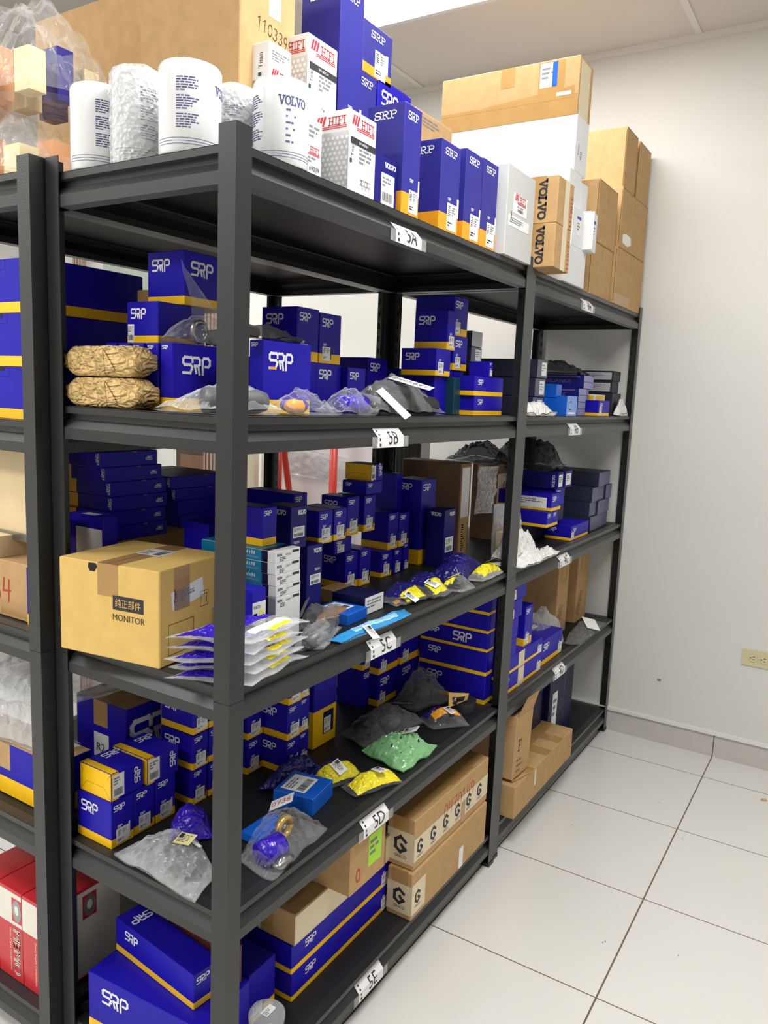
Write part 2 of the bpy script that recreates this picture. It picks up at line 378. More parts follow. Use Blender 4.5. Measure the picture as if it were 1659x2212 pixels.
# ------------------------------------------------------------------ every box: id, look, (x, y, z, width, depth, height, yaw), print, label, group, kind
ROWS = [
('cA1','carton',(0.2,0.18,1.803,0.155,0.26,0.46,0),'hand11033997 tag','tall plain cardboard carton with a handwritten number, behind the white filter cans','',''),
('cA2','carton',(0.3,0.475,1.803,0.5,0.44,0.46,0),'plain','wide plain cardboard carton at the back of the top shelves, highest on the left','',''),
('hl','hifi',(0.322,0.02,1.803,0.09,0.085,0.147,0),'','white dotted filter box with red bars standing on the front edge of shelf 5A','white filter boxes with red bars',''),
('hs','hifi',(0.3,0.145,1.803,0.092,0.087,0.15,0),'','white dotted filter box standing behind the front one on shelf 5A','white filter boxes with red bars',''),
('hu','hifi',(0.34,0.135,1.953,0.095,0.087,0.155,0),'up','white dotted filter box raised above the others beside the tall cardboard carton','white filter boxes with red bars',''),
('h69','hifi69',(0.238,0.066,1.803,0.062,0.06,0.118,0),'','narrow white filter box squeezed between a white can and a dotted filter box','',''),
('htb','white',(0.245,0.15,1.803,0.05,0.07,0.19,0),'','plain white box under the small titled white carton at the back of shelf 5A','','filter_box'),
('ht','titan',(0.235,0.14,1.993,0.062,0.08,0.062,0),'','small white carton with a red bar print in front of the tall cardboard carton','','filter_box'),
('va','volvo',(0.413,0.02,1.803,0.081,0.1,0.094,0),'biglabel','short navy box with a big white label, lowest in the row on shelf 5A','boxes along the top shelf tagged 5A',''),
('s2','srpold',(0.499,0.01,1.803,0.069,0.09,0.214,0),'st band','tallest navy filter box on the front edge of shelf 5A, taller than its row','boxes along the top shelf tagged 5A',''),
('s3','srpold',(0.66,0.01,1.803,0.092,0.09,0.19,0),'st band','wide navy filter box, first of three equal ones beside the tag 5A','boxes along the top shelf tagged 5A',''),
('s4','srpold',(0.78,0.01,1.803,0.088,0.09,0.202,0),'st band','slim navy filter box between two navy filter boxes above the tag 5A','boxes along the top shelf tagged 5A',''),
('s5','srpold',(0.873,0.01,1.803,0.087,0.09,0.205,0),'st band','slim navy filter box touching the tall light grey box on shelf 5A','boxes along the top shelf tagged 5A',''),
('gh','greybox',(0.988,-0.005,1.803,0.183,0.06,0.221,0),'','tall light grey filter box at the end of shelf 5A by the upright','','filter_box'),
('t1','srpold',(0.462,0.15,1.958,0.085,0.1,0.3,0),'st bandprint','very tall navy filter box reaching almost to the ceiling light','boxes along the top shelf tagged 5A',''),
('t1b','srpold',(0.45,0.15,1.803,0.1,0.1,0.155,0),'','navy box hidden underneath the very tall navy filter box','boxes along the top shelf tagged 5A',''),
('t2','srpold',(0.62,0.2,2.148,0.12,0.1,0.11,0),'st band lab','small navy filter box at the top of the pile, jutting out over the others','boxes along the top shelf tagged 5A',''),
('t3','srpold',(0.6,0.2,1.803,0.08,0.12,0.345,0),'st','navy filter box right under the jutting top one, serif lettering','boxes along the top shelf tagged 5A',''),
('t4','srp',(0.686,0.2,1.803,0.15,0.12,0.355,0),'F','navy parts box with rounded lettering at the back of the pile on shelf 5A','boxes along the top shelf tagged 5A',''),
('cb','carton',(0.86,0.2,1.803,0.2,0.15,0.345,0),'lines','small beige carton just visible over the navy filter boxes on shelf 5A','',''),
('vl','volcarton',(1.212,-0.055,1.803,0.125,0.12,0.118,0),'','lower of two taped cartons overhanging the edge of the second top shelf','taped cardboard cartons stacked on unit 4',''),
('vu','volcarton',(1.212,-0.055,1.921,0.128,0.12,0.125,0),'','upper of two taped cartons overhanging the edge of the second top shelf','taped cardboard cartons stacked on unit 4',''),
('lw','whitebig',(1.56,0.03,2.155,0.115,0.55,0.165,0),'mark','long white carton lying across, under the long brown carton near the ceiling','',''),
('lb','cartonlong',(1.56,0.033,2.32,0.125,0.48,0.172,0),'bluelabel','long brown taped carton on the very top, with a blue and white label','',''),
('w1','white',(1.5,0,1.918,0.1,0.1,0.115,0),'lab','white carton with a label in the middle of the white stack on unit 4','white cartons stacked on the second top shelf',''),
('w2','white',(1.53,0.03,2.033,0.11,0.2,0.122,0),'','white carton at the top of the white stack under the long white carton','white cartons stacked on the second top shelf',''),
('w3','white',(1.45,0,1.803,0.2,0.12,0.115,0),'','white carton at the bottom of the white stack behind the two taped cartons','white cartons stacked on the second top shelf',''),
('w4','whiteopen',(1.61,-0.02,1.918,0.07,0.1,0.12,0),'lab','small white carton with its end flap open and a label, by the brown cartons','white cartons stacked on the second top shelf',''),
('w5','white',(1.64,0.03,2.038,0.07,0.1,0.1,0),'','white carton seen above the open flap carton, touching a brown carton','white cartons stacked on the second top shelf',''),
('fE','carton',(1.77,0.02,1.803,0.24,0.3,0.18,0),'seam','brown carton at the bottom left of the carton wall, beside the white stack','plain brown cartons against the wall on the second top shelf',''),
('fC','carton',(1.8,0.02,1.983,0.22,0.3,0.205,0),'seam','brown carton standing on the bottom left one in the carton wall','plain brown cartons against the wall on the second top shelf',''),
('fF','carton',(2.03,0.01,1.803,0.38,0.3,0.205,0),'seam tape','brown carton at the bottom corner by the wall with tape near its base','plain brown cartons against the wall on the second top shelf',''),
('fD','carton',(2.05,0.012,2.008,0.36,0.3,0.21,0),'seam torn','brown carton with a torn white label, middle of the carton wall','plain brown cartons against the wall on the second top shelf',''),
('fA','carton',(2.07,0.02,2.218,0.15,0.32,0.215,0),'seam','yellowish brown carton at the top of the carton wall with a broad lit side','plain brown cartons against the wall on the second top shelf',''),
('fB','carton',(2.25,0.02,2.218,0.17,0.3,0.215,0),'seam','narrow brown carton at the top of the carton wall touching the white wall','plain brown cartons against the wall on the second top shelf',''),
('th0','srp',(0.07,0.209,1.388,0.2,0.031,0.121,0),'EF band35','first thin navy box at the front of the upright row on shelf 5B','thin navy boxes standing in a row',''),
('th1','srp',(0.07,0.246,1.388,0.2,0.031,0.121,0),'E band35','second thin navy box in the upright row, beside the kraft packets','thin navy boxes standing in a row',''),
('th2','srp',(0.07,0.284,1.388,0.2,0.031,0.121,0),'E band35','third thin navy box in the upright row behind the kraft packets','thin navy boxes standing in a row',''),
('th3','srp',(0.07,0.322,1.388,0.2,0.031,0.121,0),'E band35','fourth thin navy box in the upright row behind the kraft packets','thin navy boxes standing in a row',''),
('th4','srp',(0.07,0.358,1.388,0.2,0.031,0.121,0),'E band35','last thin navy box in the upright row, deepest into shelf 5B','thin navy boxes standing in a row',''),
('lo','srp',(0.105,0.285,1.509,0.12,0.085,0.078,0),'E band label2','navy box with yellow base lying across the thin upright boxes','navy and yellow parts boxes on shelf 5B',''),
('up','srp',(0.16,0.275,1.587,0.15,0.1,0.1,0),'EF bandF','largest navy box at the top left of shelf 5B, with a notched lid','navy and yellow parts boxes on shelf 5B',''),
('bc','carton',(0.19,0.39,1.587,0.09,0.05,0.035,0),'','tiny carton with diagonal print peeping out behind the notched navy box','',''),
('bs','srp',(0.2,0.112,1.388,0.145,0.034,0.137,0),'EF band','large navy box with white and orange lettering beside the post on shelf 5B','navy and yellow parts boxes on shelf 5B',''),
('bs2','srp',(0.28,0.2,1.388,0.2,0.16,0.11,0),'','dark navy box directly behind the large lettered box on shelf 5B','navy and yellow parts boxes on shelf 5B',''),
('b1','srp',(0.44,0.225,1.498,0.078,0.1,0.117,0),'EF st band','first of two upright navy boxes with yellow bases in the middle of shelf 5B','navy and yellow parts boxes on shelf 5B',''),
('b2','srp',(0.522,0.225,1.498,0.083,0.1,0.113,0),'F st band','second of two upright navy boxes with a square label in the middle of shelf 5B','navy and yellow parts boxes on shelf 5B',''),
('b3','srp',(0.5,0.215,1.388,0.095,0.1,0.11,0),'F','plain navy box under the second upright labelled box on shelf 5B','navy and yellow parts boxes on shelf 5B',''),
('b4','srp',(0.603,0.2,1.388,0.075,0.09,0.106,0),'F','small navy box standing alone in front of a wider navy box on shelf 5B','navy and yellow parts boxes on shelf 5B',''),
('b5','srp',(0.779,0.26,1.388,0.093,0.111,0.139,0),'F','wide navy box at the back of shelf 5B behind the small lone one','navy and yellow parts boxes on shelf 5B',''),
('b6','srp',(0.924,0.26,1.388,0.05,0.09,0.118,0),'F','little navy box tucked under the paired navy boxes on shelf 5B','navy and yellow parts boxes on shelf 5B',''),
('bx','srp',(0.9,0.13,1.388,0.08,0.1,0.1,0),'','navy box hidden by the bag of hoses, carrying two stacked boxes','navy and yellow parts boxes on shelf 5B',''),
('b7','srp',(0.885,0.12,1.488,0.08,0.105,0.07,0),'E st band','flat navy box with lower label, lower of the pair above the hose bag','navy and yellow parts boxes on shelf 5B',''),
('b8','srp',(0.94,0.12,1.558,0.046,0.1,0.102,0),'E st band','navy box with wide yellow base, upper of the pair above the hose bag','navy and yellow parts boxes on shelf 5B',''),
('b9','srp',(1.01,0.135,1.508,0.082,0.1,0.093,0),'F st band','tall dark box behind the stacked pair, lower right part of shelf 5B','navy and yellow parts boxes on shelf 5B',''),
('b10','srp',(1.01,0.14,1.601,0.085,0.12,0.105,0),'F st band','tall navy box touching the shelf above, at the back of shelf 5B','navy and yellow parts boxes on shelf 5B',''),
('b11','srp',(1,0.14,1.388,0.085,0.1,0.12,0),'band','navy box carrying the tall ones, hidden at the back of shelf 5B','navy and yellow parts boxes on shelf 5B',''),
('b12','srp',(1.005,0.062,1.388,0.185,0.06,0.053,0),'F band thin','lower of two flat navy boxes with yellow bands beside the upright','navy and yellow parts boxes on shelf 5B',''),
('b13','srp',(1,0.062,1.441,0.19,0.06,0.053,0),'F band thin','upper of two flat navy boxes with yellow bands beside the upright','navy and yellow parts boxes on shelf 5B',''),
('b14','srp',(1.09,0.063,1.494,0.024,0.062,0.042,0),'F st','small navy box on top of the flat pair beside the upright','navy and yellow parts boxes on shelf 5B',''),
('g0','slate',(1.118,0.135,1.448,0.07,0.11,0.043,0),'lab','slate grey labelled box, lowest of the stack beside the upright on shelf 5B','slate grey boxes stacked behind the upright',''),
('g1','slate',(1.118,0.135,1.492,0.07,0.11,0.043,0),'lab','slate grey labelled box, second from below beside the upright on shelf 5B','slate grey boxes stacked behind the upright',''),
('g2','slate',(1.118,0.135,1.536,0.07,0.11,0.043,0),'lab','slate grey labelled box, third from below beside the upright on shelf 5B','slate grey boxes stacked behind the upright',''),
('g3','slate',(1.118,0.135,1.58,0.07,0.11,0.043,0),'','pale grey box at the top of the stack beside the upright on shelf 5B','slate grey boxes stacked behind the upright',''),
('gsup','slate',(1.118,0.15,1.388,0.07,0.1,0.06,0),'','dark slate box at the foot of the stack beside the upright on shelf 5B','slate grey boxes stacked behind the upright',''),
('teal','teal',(0.966,0.105,1.388,0.049,0.038,0.099,0),'','dark teal box standing between the hose bag and the flat navy boxes','','parts_box'),
('mon','monitor',(0.006,0.173,0.932,0.2,0.236,0.178,8),'','yellowish cardboard carton with a black printed panel, largest on shelf 5C','','carton'),
('L1s','carton',(0.17,0.52,0.942,0.15,0.14,0.153,0),'','brown carton hidden beneath the tall stack of inverted navy boxes','',''),
('L10','srp',(0.175,0.505,1.095,0.155,0.16,0.032,0),'EFinv flat','flat upside down navy box, sixth from the top of the stack behind the monitor carton','inverted flat navy boxes stacked behind the monitor carton',''),
('L11','srp',(0.169,0.505,1.1275,0.155,0.16,0.032,0),'EFinv flat','flat upside down navy box, fifth from the top of the stack behind the monitor carton','inverted flat navy boxes stacked behind the monitor carton',''),
('L12','srp',(0.175,0.505,1.16,0.155,0.16,0.032,0),'EFinv flat','flat upside down navy box, fourth from the top of the stack behind the monitor carton','inverted flat navy boxes stacked behind the monitor carton',''),
('L13','srp',(0.171,0.505,1.1925,0.155,0.16,0.032,0),'EFinv flat','flat upside down navy box, third from the top of the stack behind the monitor carton','inverted flat navy boxes stacked behind the monitor carton',''),
('L14','srp',(0.158,0.505,1.225,0.155,0.16,0.032,0),'EFinv flat','flat upside down navy box, second from the top of the stack behind the monitor carton','inverted flat navy boxes stacked behind the monitor carton',''),
('L15','srp',(0.145,0.505,1.2575,0.155,0.16,0.032,0),'EFinv flat','flat upside down navy box, topmost of the stack behind the monitor carton','inverted flat navy boxes stacked behind the monitor carton',''),
('L2b','cartons',(0.38,0.5,0.942,0.12,0.2,0.161,0),'','brown carton edge under the second stack of flat navy boxes','','carton'),
('L20','srp',(0.366,0.5,1.103,0.19,0.2,0.0305,0),'flat','flat navy box in clear wrap, lowest of the short stack','short stack of flat navy boxes',''),
('L21','srp',(0.359,0.5,1.134,0.19,0.2,0.0335,0),'flat','flat navy box in clear wrap, second of the short stack','short stack of flat navy boxes',''),
('L22','srp',(0.351,0.5,1.168,0.19,0.2,0.0285,0),'EFinv flat','flat upside down navy box just below the top of the short stack','short stack of flat navy boxes',''),
('L23','srp',(0.336,0.5,1.197,0.19,0.2,0.0285,0),'EFinv flat','flat upside down navy box on top of the short stack beside the tall one','short stack of flat navy boxes',''),
('Lb','srp',(0.106,0.447,0.942,0.036,0.108,0.221,0),'wlab','bright navy box with a taped white label behind the monitor carton','',''),
('n1','srp',(0.285,0.33,0.932,0.07,0.075,0.21,0),'Einv','navy box standing between the monitor carton and the front post','navy parts boxes on shelf 5C',''),
('ln','srp',(0.563,0.32,0.932,0.054,0.154,0.253,0),'F','long navy carton lying at the back of shelf 5C under the red hand truck','navy parts boxes on shelf 5C',''),
('c1','srp',(0.262,0.16,1.12,0.045,0.1,0.079,0),'F band','navy box with a yellow base just past the front post, above the bearing boxes','navy parts boxes on shelf 5C',''),
('c1s','volvo',(0.262,0.165,0.932,0.045,0.1,0.188,0),'','navy box with small white lettering under the one just past the front post','navy parts boxes on shelf 5C',''),
('vv','volvo',(0.366,0.17,1.097,0.055,0.07,0.092,0),'lowlabel','battered navy box with a white barcode label, leaning above the bearing boxes','navy parts boxes on shelf 5C',''),
('vlo','volvo',(0.424,0.168,0.932,0.056,0.1,0.165,0),'biglow','dark navy box partly hidden by the bearing boxes, white label at its base','navy parts boxes on shelf 5C',''),
('nt0','ntn',(0.247,0.108,0.932,0.078,0.2,0.0934,0),'','teal and white bearing box hidden at the foot of its stack','teal and white bearing boxes','bearing_box'),
('nt1','ntn',(0.247,0.108,1.0255,0.078,0.2,0.0234,0),'','teal and white bearing box, fourth from the top of its stack','teal and white bearing boxes','bearing_box'),
('nt2','ntn',(0.245,0.108,1.049,0.078,0.2,0.0234,0),'','teal and white bearing box, third from the top of its stack','teal and white bearing boxes','bearing_box'),
('nt3','ntn',(0.243,0.108,1.0725,0.078,0.2,0.0234,0),'','teal and white bearing box, second from the top of its stack','teal and white bearing boxes','bearing_box'),
('nt4','ntn',(0.243,0.108,1.096,0.078,0.2,0.0234,0),'','teal and white bearing box on top of its stack','teal and white bearing boxes','bearing_box'),
('m1','srp',(0.493,0.19,1.087,0.054,0.09,0.077,0),'F st band','navy box with a yellow base directly right of the battered navy box on 5C','navy parts boxes on shelf 5C',''),
('m2','srp',(0.556,0.192,1.087,0.051,0.09,0.076,0),'F st band','slim navy box, second from the battered one in the upper row of 5C','navy parts boxes on shelf 5C',''),
('r1','srp',(0.692,0.249,0.932,0.057,0.079,0.095,0),'EF st band','wide navy box, first of the front row standing on shelf 5C','front row of labelled navy boxes standing on shelf 5C',''),
('r2','srp',(0.75,0.242,0.932,0.05,0.1,0.098,0),'F st band','slim navy box, second of the front row standing on shelf 5C','front row of labelled navy boxes standing on shelf 5C',''),
('r3','srp',(0.868,0.25,0.932,0.056,0.09,0.072,0),'F st band','navy box with a dark orange base, third of the front row on shelf 5C','front row of labelled navy boxes standing on shelf 5C',''),
('r4','srp',(0.935,0.25,0.932,0.041,0.1,0.071,0),'F st','slim navy box, fourth of the front row standing on shelf 5C','front row of labelled navy boxes standing on shelf 5C',''),
('r5','srp',(0.995,0.254,0.932,0.029,0.1,0.079,0),'F st','last narrow navy box of the front row beside the tall navy box','front row of labelled navy boxes standing on shelf 5C',''),
('q1','srp',(0.66,0.262,1.027,0.075,0.12,0.04,0),'F st','flat navy box lying in the middle between upper and front rows of 5C','navy parts boxes on shelf 5C',''),
('q2','srp',(0.721,0.268,1.067,0.053,0.085,0.101,0),'EF st band','wide sided navy box, left of the twin boxes in the upper middle of 5C','navy parts boxes on shelf 5C',''),
('q3','srp',(0.8,0.268,1.067,0.054,0.09,0.098,0),'F st band','narrow navy box, right of the twin boxes in the upper middle of 5C','navy parts boxes on shelf 5C',''),
('q4','srp',(0.805,0.268,1.168,0.079,0.078,0.034,0),'EF','navy box directly under the yellow ended box at the top of 5C','navy parts boxes on shelf 5C',''),
('q5','srpy',(0.828,0.27,1.202,0.06,0.084,0.045,0),'','box with a yellow end facing out, highest of the pile on shelf 5C','navy parts boxes on shelf 5C',''),
('u1','srp',(0.906,0.255,1.004,0.053,0.09,0.104,0),'F st band','navy box with a yellow base standing on the third front row box of 5C','navy parts boxes on shelf 5C',''),
('u2','srp',(0.965,0.255,1.004,0.055,0.1,0.099,0),'F st band','slim navy box with a yellow base beside the tall navy box on shelf 5C','navy parts boxes on shelf 5C',''),
('u3','srp',(1.049,0.32,0.932,0.034,0.075,0.272,0),'Einv st','upside down navy box with a side label between the pile and the tall box','navy parts boxes on shelf 5C',''),
('bt','srp',(1.086,0.255,0.932,0.089,0.087,0.256,0),'EF bandE','tallest navy box standing in the middle right of shelf 5C with a yellow foot','navy parts boxes on shelf 5C',''),
('vt','volvo',(1.099,0.18,0.932,0.069,0.061,0.173,0),'EF lowlabel','tall navy box with white serif lettering in front of the brown wrapped carton','navy parts boxes on shelf 5C',''),
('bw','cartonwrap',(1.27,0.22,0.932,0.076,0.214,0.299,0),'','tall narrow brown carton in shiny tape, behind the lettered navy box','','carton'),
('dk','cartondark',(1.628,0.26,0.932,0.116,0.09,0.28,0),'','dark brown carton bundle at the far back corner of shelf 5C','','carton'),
('cd','carton',(0.575,0.205,0.932,0.08,0.035,0.028,0),'wl','small kraft carton with a white label lying flat in front of the navy row','',''),
('bb','bluebox',(0.437,0.064,0.932,0.085,0.09,0.025,2.7),'','bright blue box with a printed lid label lying near the edge of shelf 5C','','parts_box'),
('nl','navylab',(0.527,0.079,0.932,0.084,0.09,0.042,2),'','navy box with a white end label lying in the middle of shelf 5C','','parts_box'),
('vs','volsmall',(0.167,0.1,0.932,0.04,0.06,0.126,0),'','small navy and white box beside the bearing boxes, next to the front post','','parts_box'),
('A','srp',(0.026,0.333,0.515,0.056,0.104,0.097,0),'EF st band','navy box at the near corner of shelf 5D, wide end with yellow base','navy and yellow boxes on shelf 5D',''),
('A2','srp',(0.085,0.335,0.515,0.054,0.1,0.097,0),'F st band','navy box, second of three in the near row on shelf 5D','navy and yellow boxes on shelf 5D',''),
('A3','srp',(0.142,0.335,0.515,0.054,0.1,0.097,0),'F st band','navy box, third of three in the near row on shelf 5D','navy and yellow boxes on shelf 5D',''),
('A4','srpy',(0.031,0.338,0.612,0.08,0.095,0.059,0),'lay','small box with a bright yellow end lying on the near row of shelf 5D','navy and yellow boxes on shelf 5D',''),
('A5','srpy',(0.118,0.334,0.612,0.085,0.106,0.058,0),'lay rim','box with a yellow rim lying beside the bright yellow ended one on 5D','navy and yellow boxes on shelf 5D',''),
('oc','opencarton',(0.182,0.475,0.525,0.101,0.171,0.194,0),'','open large navy and yellow carton with brown flaps behind the near row','','carton'),
('k1','srp',(0.238,0.327,0.515,0.045,0.098,0.082,0),'F st band','navy box, lowest of the second column on shelf 5D','navy and yellow boxes on shelf 5D',''),
('k20','srp',(0.289,0.327,0.515,0.05,0.1,0.08,0),'F st band','navy box, lowest of the third column half hidden by the post on 5D','navy and yellow boxes on shelf 5D',''),
('k30','srp',(0.415,0.325,0.515,0.055,0.1,0.086,0),'F st band','navy box, lower of the column just past the post on 5D','navy and yellow boxes on shelf 5D',''),
('k11','srp',(0.239,0.327,0.597,0.047,0.1,0.08,0),'EF st band','navy box, middle of the second column on shelf 5D','navy and yellow boxes on shelf 5D',''),
('k21','srp',(0.289,0.327,0.597,0.05,0.1,0.08,0),'F st band','navy box, middle of the third column half hidden by the post on 5D','navy and yellow boxes on shelf 5D',''),
('k31','srp',(0.415,0.325,0.603,0.055,0.1,0.086,0),'F st band','navy box, upper of the column just past the post on 5D','navy and yellow boxes on shelf 5D',''),
('k12','srp',(0.24,0.327,0.679,0.047,0.1,0.08,0),'EF st band','navy box, top of the second column on shelf 5D','navy and yellow boxes on shelf 5D',''),
('k22','srp',(0.289,0.327,0.679,0.05,0.1,0.08,0),'F st band','navy box, top of the third column half hidden by the post on 5D','navy and yellow boxes on shelf 5D',''),
('k40','srp',(0.472,0.252,0.515,0.052,0.084,0.084,0),'EF st band','navy box, lowest of the wide column left of the yellow fronted box','navy and yellow boxes on shelf 5D',''),
('k50','srp',(0.528,0.256,0.515,0.037,0.09,0.084,0),'F st band','navy box, lowest of the slim column touching the yellow fronted box','navy and yellow boxes on shelf 5D',''),
('k41','srp',(0.475,0.252,0.5995,0.049,0.09,0.088,0),'EF st band','navy box, middle of the wide column left of the yellow fronted box','navy and yellow boxes on shelf 5D',''),
('k51','srp',(0.528,0.256,0.5995,0.037,0.09,0.088,0),'F st band','navy box, middle of the slim column touching the yellow fronted box','navy and yellow boxes on shelf 5D',''),
('k42','srp',(0.478,0.252,0.688,0.049,0.09,0.088,0),'EF st band','navy box, topmost of the wide column left of the yellow fronted box','navy and yellow boxes on shelf 5D',''),
('k52','srp',(0.528,0.256,0.688,0.037,0.09,0.088,0),'F st band','navy box, topmost of the slim column touching the yellow fronted box','navy and yellow boxes on shelf 5D',''),
('ty','srpbig',(0.616,0.28,0.515,0.1,0.1,0.24,0),'','tall navy box with a deep yellow base and framed label on shelf 5D','navy and yellow boxes on shelf 5D',''),
('kb','carton',(0.725,0.33,0.515,0.05,0.06,0.17,0),'blue','narrow brown carton behind the clear bags on shelf 5D','',''),
('p1','srp',(0.921,0.332,0.515,0.072,0.09,0.114,0),'F','navy box above the clear bags, left of the pair on shelf 5D','navy and yellow boxes on shelf 5D',''),
('p1t','srp',(0.921,0.332,0.6295,0.068,0.07,0.09,0),'F st band','navy box with a yellow base just under the beam tagged 5C','navy and yellow boxes on shelf 5D',''),
('p2','srp',(0.959,0.3,0.515,0.11,0.09,0.097,0),'F st band','wide navy box with a yellow base behind the clear bags on 5D','navy and yellow boxes on shelf 5D',''),
('p2t','srp',(0.959,0.3,0.6125,0.11,0.07,0.1,0),'F st band','wide navy box on top, with a label under the beam tagged 5C','navy and yellow boxes on shelf 5D',''),
('p3','srp',(1.067,0.289,0.515,0.115,0.09,0.102,0),'F','navy box in the dark next to the big striped boxes on 5D','navy and yellow boxes on shelf 5D',''),
('p3t','srp',(1.067,0.289,0.6175,0.115,0.07,0.11,0),'st band','navy box with a yellow base beside the lettered striped boxes on 5D','navy and yellow boxes on shelf 5D',''),
('f0','srp',(1.168,0.05,0.515,0.05,0.23,0.0895,0),'E bandtop','large navy box at the bottom of the yellow striped stack on 5D','large yellow striped boxes by the upright',''),
('f1','srp',(1.168,0.05,0.605,0.05,0.23,0.0745,0),'E bandtop','large navy box, second from below in the yellow striped stack on 5D','large yellow striped boxes by the upright',''),
('f2','srp',(1.168,0.05,0.68,0.05,0.23,0.0575,0),'E bandtop','large lettered navy box in the middle of the yellow striped stack on 5D','large yellow striped boxes by the upright',''),
('f3','srp',(1.168,0.05,0.738,0.05,0.23,0.0565,0),'E bandtop','large navy box, second from the top of the yellow striped stack on 5D','large yellow striped boxes by the upright',''),
('f4','srp',(1.168,0.05,0.795,0.05,0.23,0.06,0),'E bandtop','large navy box at the top of the yellow striped stack on 5D','large yellow striped boxes by the upright',''),
('sb','bluebox',(0.36,0.085,0.515,0.1,0.1,0.04,10),'','blue box with a barcode label lying half under a clear bag on 5D','','parts_box'),
('e1','srp',(0.03,0.09,0.103,0.15,0.3,0.13,4),'E band','big low navy box with a bright top at the near end of the bottom shelf','navy boxes on the bottom shelf tagged 5E',''),
('e2','srp',(0.056,0.135,0.2335,0.065,0.26,0.075,-6),'EFt band','scuffed navy box resting on the big low navy box of the bottom shelf','navy boxes on the bottom shelf tagged 5E',''),
('e3','srp',(0.3,0.085,0.103,0.41,0.13,0.066,0),'F stR band','lower of two long navy boxes beneath the worn brown carton','navy boxes on the bottom shelf tagged 5E',''),
('e4','srp',(0.3,0.087,0.169,0.41,0.13,0.068,0),'F stR band','upper of two long navy boxes beneath the worn brown carton','navy boxes on the bottom shelf tagged 5E',''),
('e5','srp',(0.195,0.115,0.103,0.085,0.12,0.12,0),'st band','navy box with a label beside the post, under another on the bottom shelf','navy boxes on the bottom shelf tagged 5E',''),
('e6','srp',(0.225,0.25,0.103,0.08,0.1,0.22,0),'st band','small navy box behind the front post, left of the worn brown carton','navy boxes on the bottom shelf tagged 5E',''),
('wc','cartonworn',(0.303,0.082,0.2375,0.4,0.17,0.075,0),'','worn brown carton with red handwriting lying on the long navy boxes','','carton'),
('wu','carton',(0.42,0.021,0.312,0.148,0.122,0.14,0),'green','brown carton with a green tag sitting on the worn brown carton','',''),
('gl','graco',(0.684,0.004,0.103,0.449,0.074,0.13,0),'','lower of two taped brown cartons with a black logo on the bottom shelf','taped cartons with a black logo','carton'),
('gu','graco',(0.695,0.01,0.234,0.445,0.08,0.138,0),'red','upper of two taped brown cartons with a black logo on the bottom shelf','taped cartons with a black logo','carton'),
('x00','slate',(1.45,0.07,1.388,0.09,0.2,0.058,0),'lab','slate grey box lowest in the stack just past the middle upright','slate boxes just past the upright',''),
('x01','slate',(1.46,0.07,1.448,0.09,0.2,0.058,0),'lab','slate grey box in the middle in the stack just past the middle upright','slate boxes just past the upright',''),
('x02','slate',(1.47,0.07,1.508,0.09,0.2,0.058,0),'lab','slate grey box on top in the stack just past the middle upright','slate boxes just past the upright',''),
('rl00','reliance',(1.85,0.055,1.388,0.088,0.3,0.0485,0),'','dark box with pale end, first in the bottom layer behind the blue boxes','dark navy boxes with pale ends stacked on unit 4','parts_box'),
('rl10','reliance',(1.94,0.075,1.388,0.088,0.3,0.0485,0),'','dark box with pale end, second in the bottom layer behind the blue boxes','dark navy boxes with pale ends stacked on unit 4','parts_box'),
('rl01','reliance',(1.85,0.055,1.437,0.088,0.3,0.0485,0),'','dark box with pale end, first in the middle layer behind the blue boxes','dark navy boxes with pale ends stacked on unit 4','parts_box'),
('rl11','reliance',(1.94,0.075,1.437,0.088,0.3,0.0485,0),'','dark box with pale end, second in the middle layer behind the blue boxes','dark navy boxes with pale ends stacked on unit 4','parts_box'),
('rl02','reliance',(1.9,0.055,1.486,0.088,0.3,0.0485,0),'','dark box with pale end, first in the top layer behind the blue boxes','dark navy boxes with pale ends stacked on unit 4','parts_box'),
('rl12','reliance',(1.99,0.075,1.486,0.088,0.3,0.0485,0),'','dark box with pale end, second in the top layer behind the blue boxes','dark navy boxes with pale ends stacked on unit 4','parts_box'),
('bl1','brightblue',(1.605,0.05,1.448,0.05,0.17,0.044,0),'','bright blue box on top of another blue box on unit 4','','parts_box'),
('bl2','brightblue',(1.56,0.07,1.388,0.1,0.13,0.059,0),'','bright blue box lying under another blue box on unit 4','','parts_box'),
('bl3','lightblue',(1.608,0.012,1.388,0.105,0.09,0.067,0),'','light blue box with a white mark near the edge of unit 4','','parts_box'),
('s41','srp',(1.96,0.012,1.388,0.139,0.09,0.058,0),'F st band','small navy box with yellow base standing alone in front of the pale ended boxes','',''),
('bk1','blackbox',(2.22,0.04,1.525,0.1,0.15,0.04,0),'lab','black box with grey label, top right on the upper shelf of unit 4','black boxes near the wall',''),
('bk2','blackbox',(2.21,0.04,1.478,0.09,0.15,0.046,0),'lab','black box with grey label under the top right one on unit 4','black boxes near the wall',''),
('bk3','blackbox',(2.19,0.03,1.388,0.12,0.2,0.089,0),'','black box at the bottom right corner of the upper shelf on unit 4','black boxes near the wall',''),
('yw','white',(2.03,0.05,1.388,0.13,0.04,0.08,0),'','small yellow and white box in front of the black boxes on unit 4','','parts_box'),
('y1','volvoside',(1.745,0.07,1.127,0.055,0.25,0.06,0),'','navy box with upright lettering, nearest of the top layer on unit 4','navy boxes at the left of the third shelf on unit 4',''),
('y2','volvoside',(1.82,0.07,1.127,0.075,0.25,0.06,0),'','navy box with upright lettering, second of the top layer on unit 4','navy boxes at the left of the third shelf on unit 4',''),
('y3','srp',(1.785,0.09,1.06,0.1,0.22,0.066,0),'F','navy box under the lettered top layer on unit 4','navy boxes at the left of the third shelf on unit 4',''),
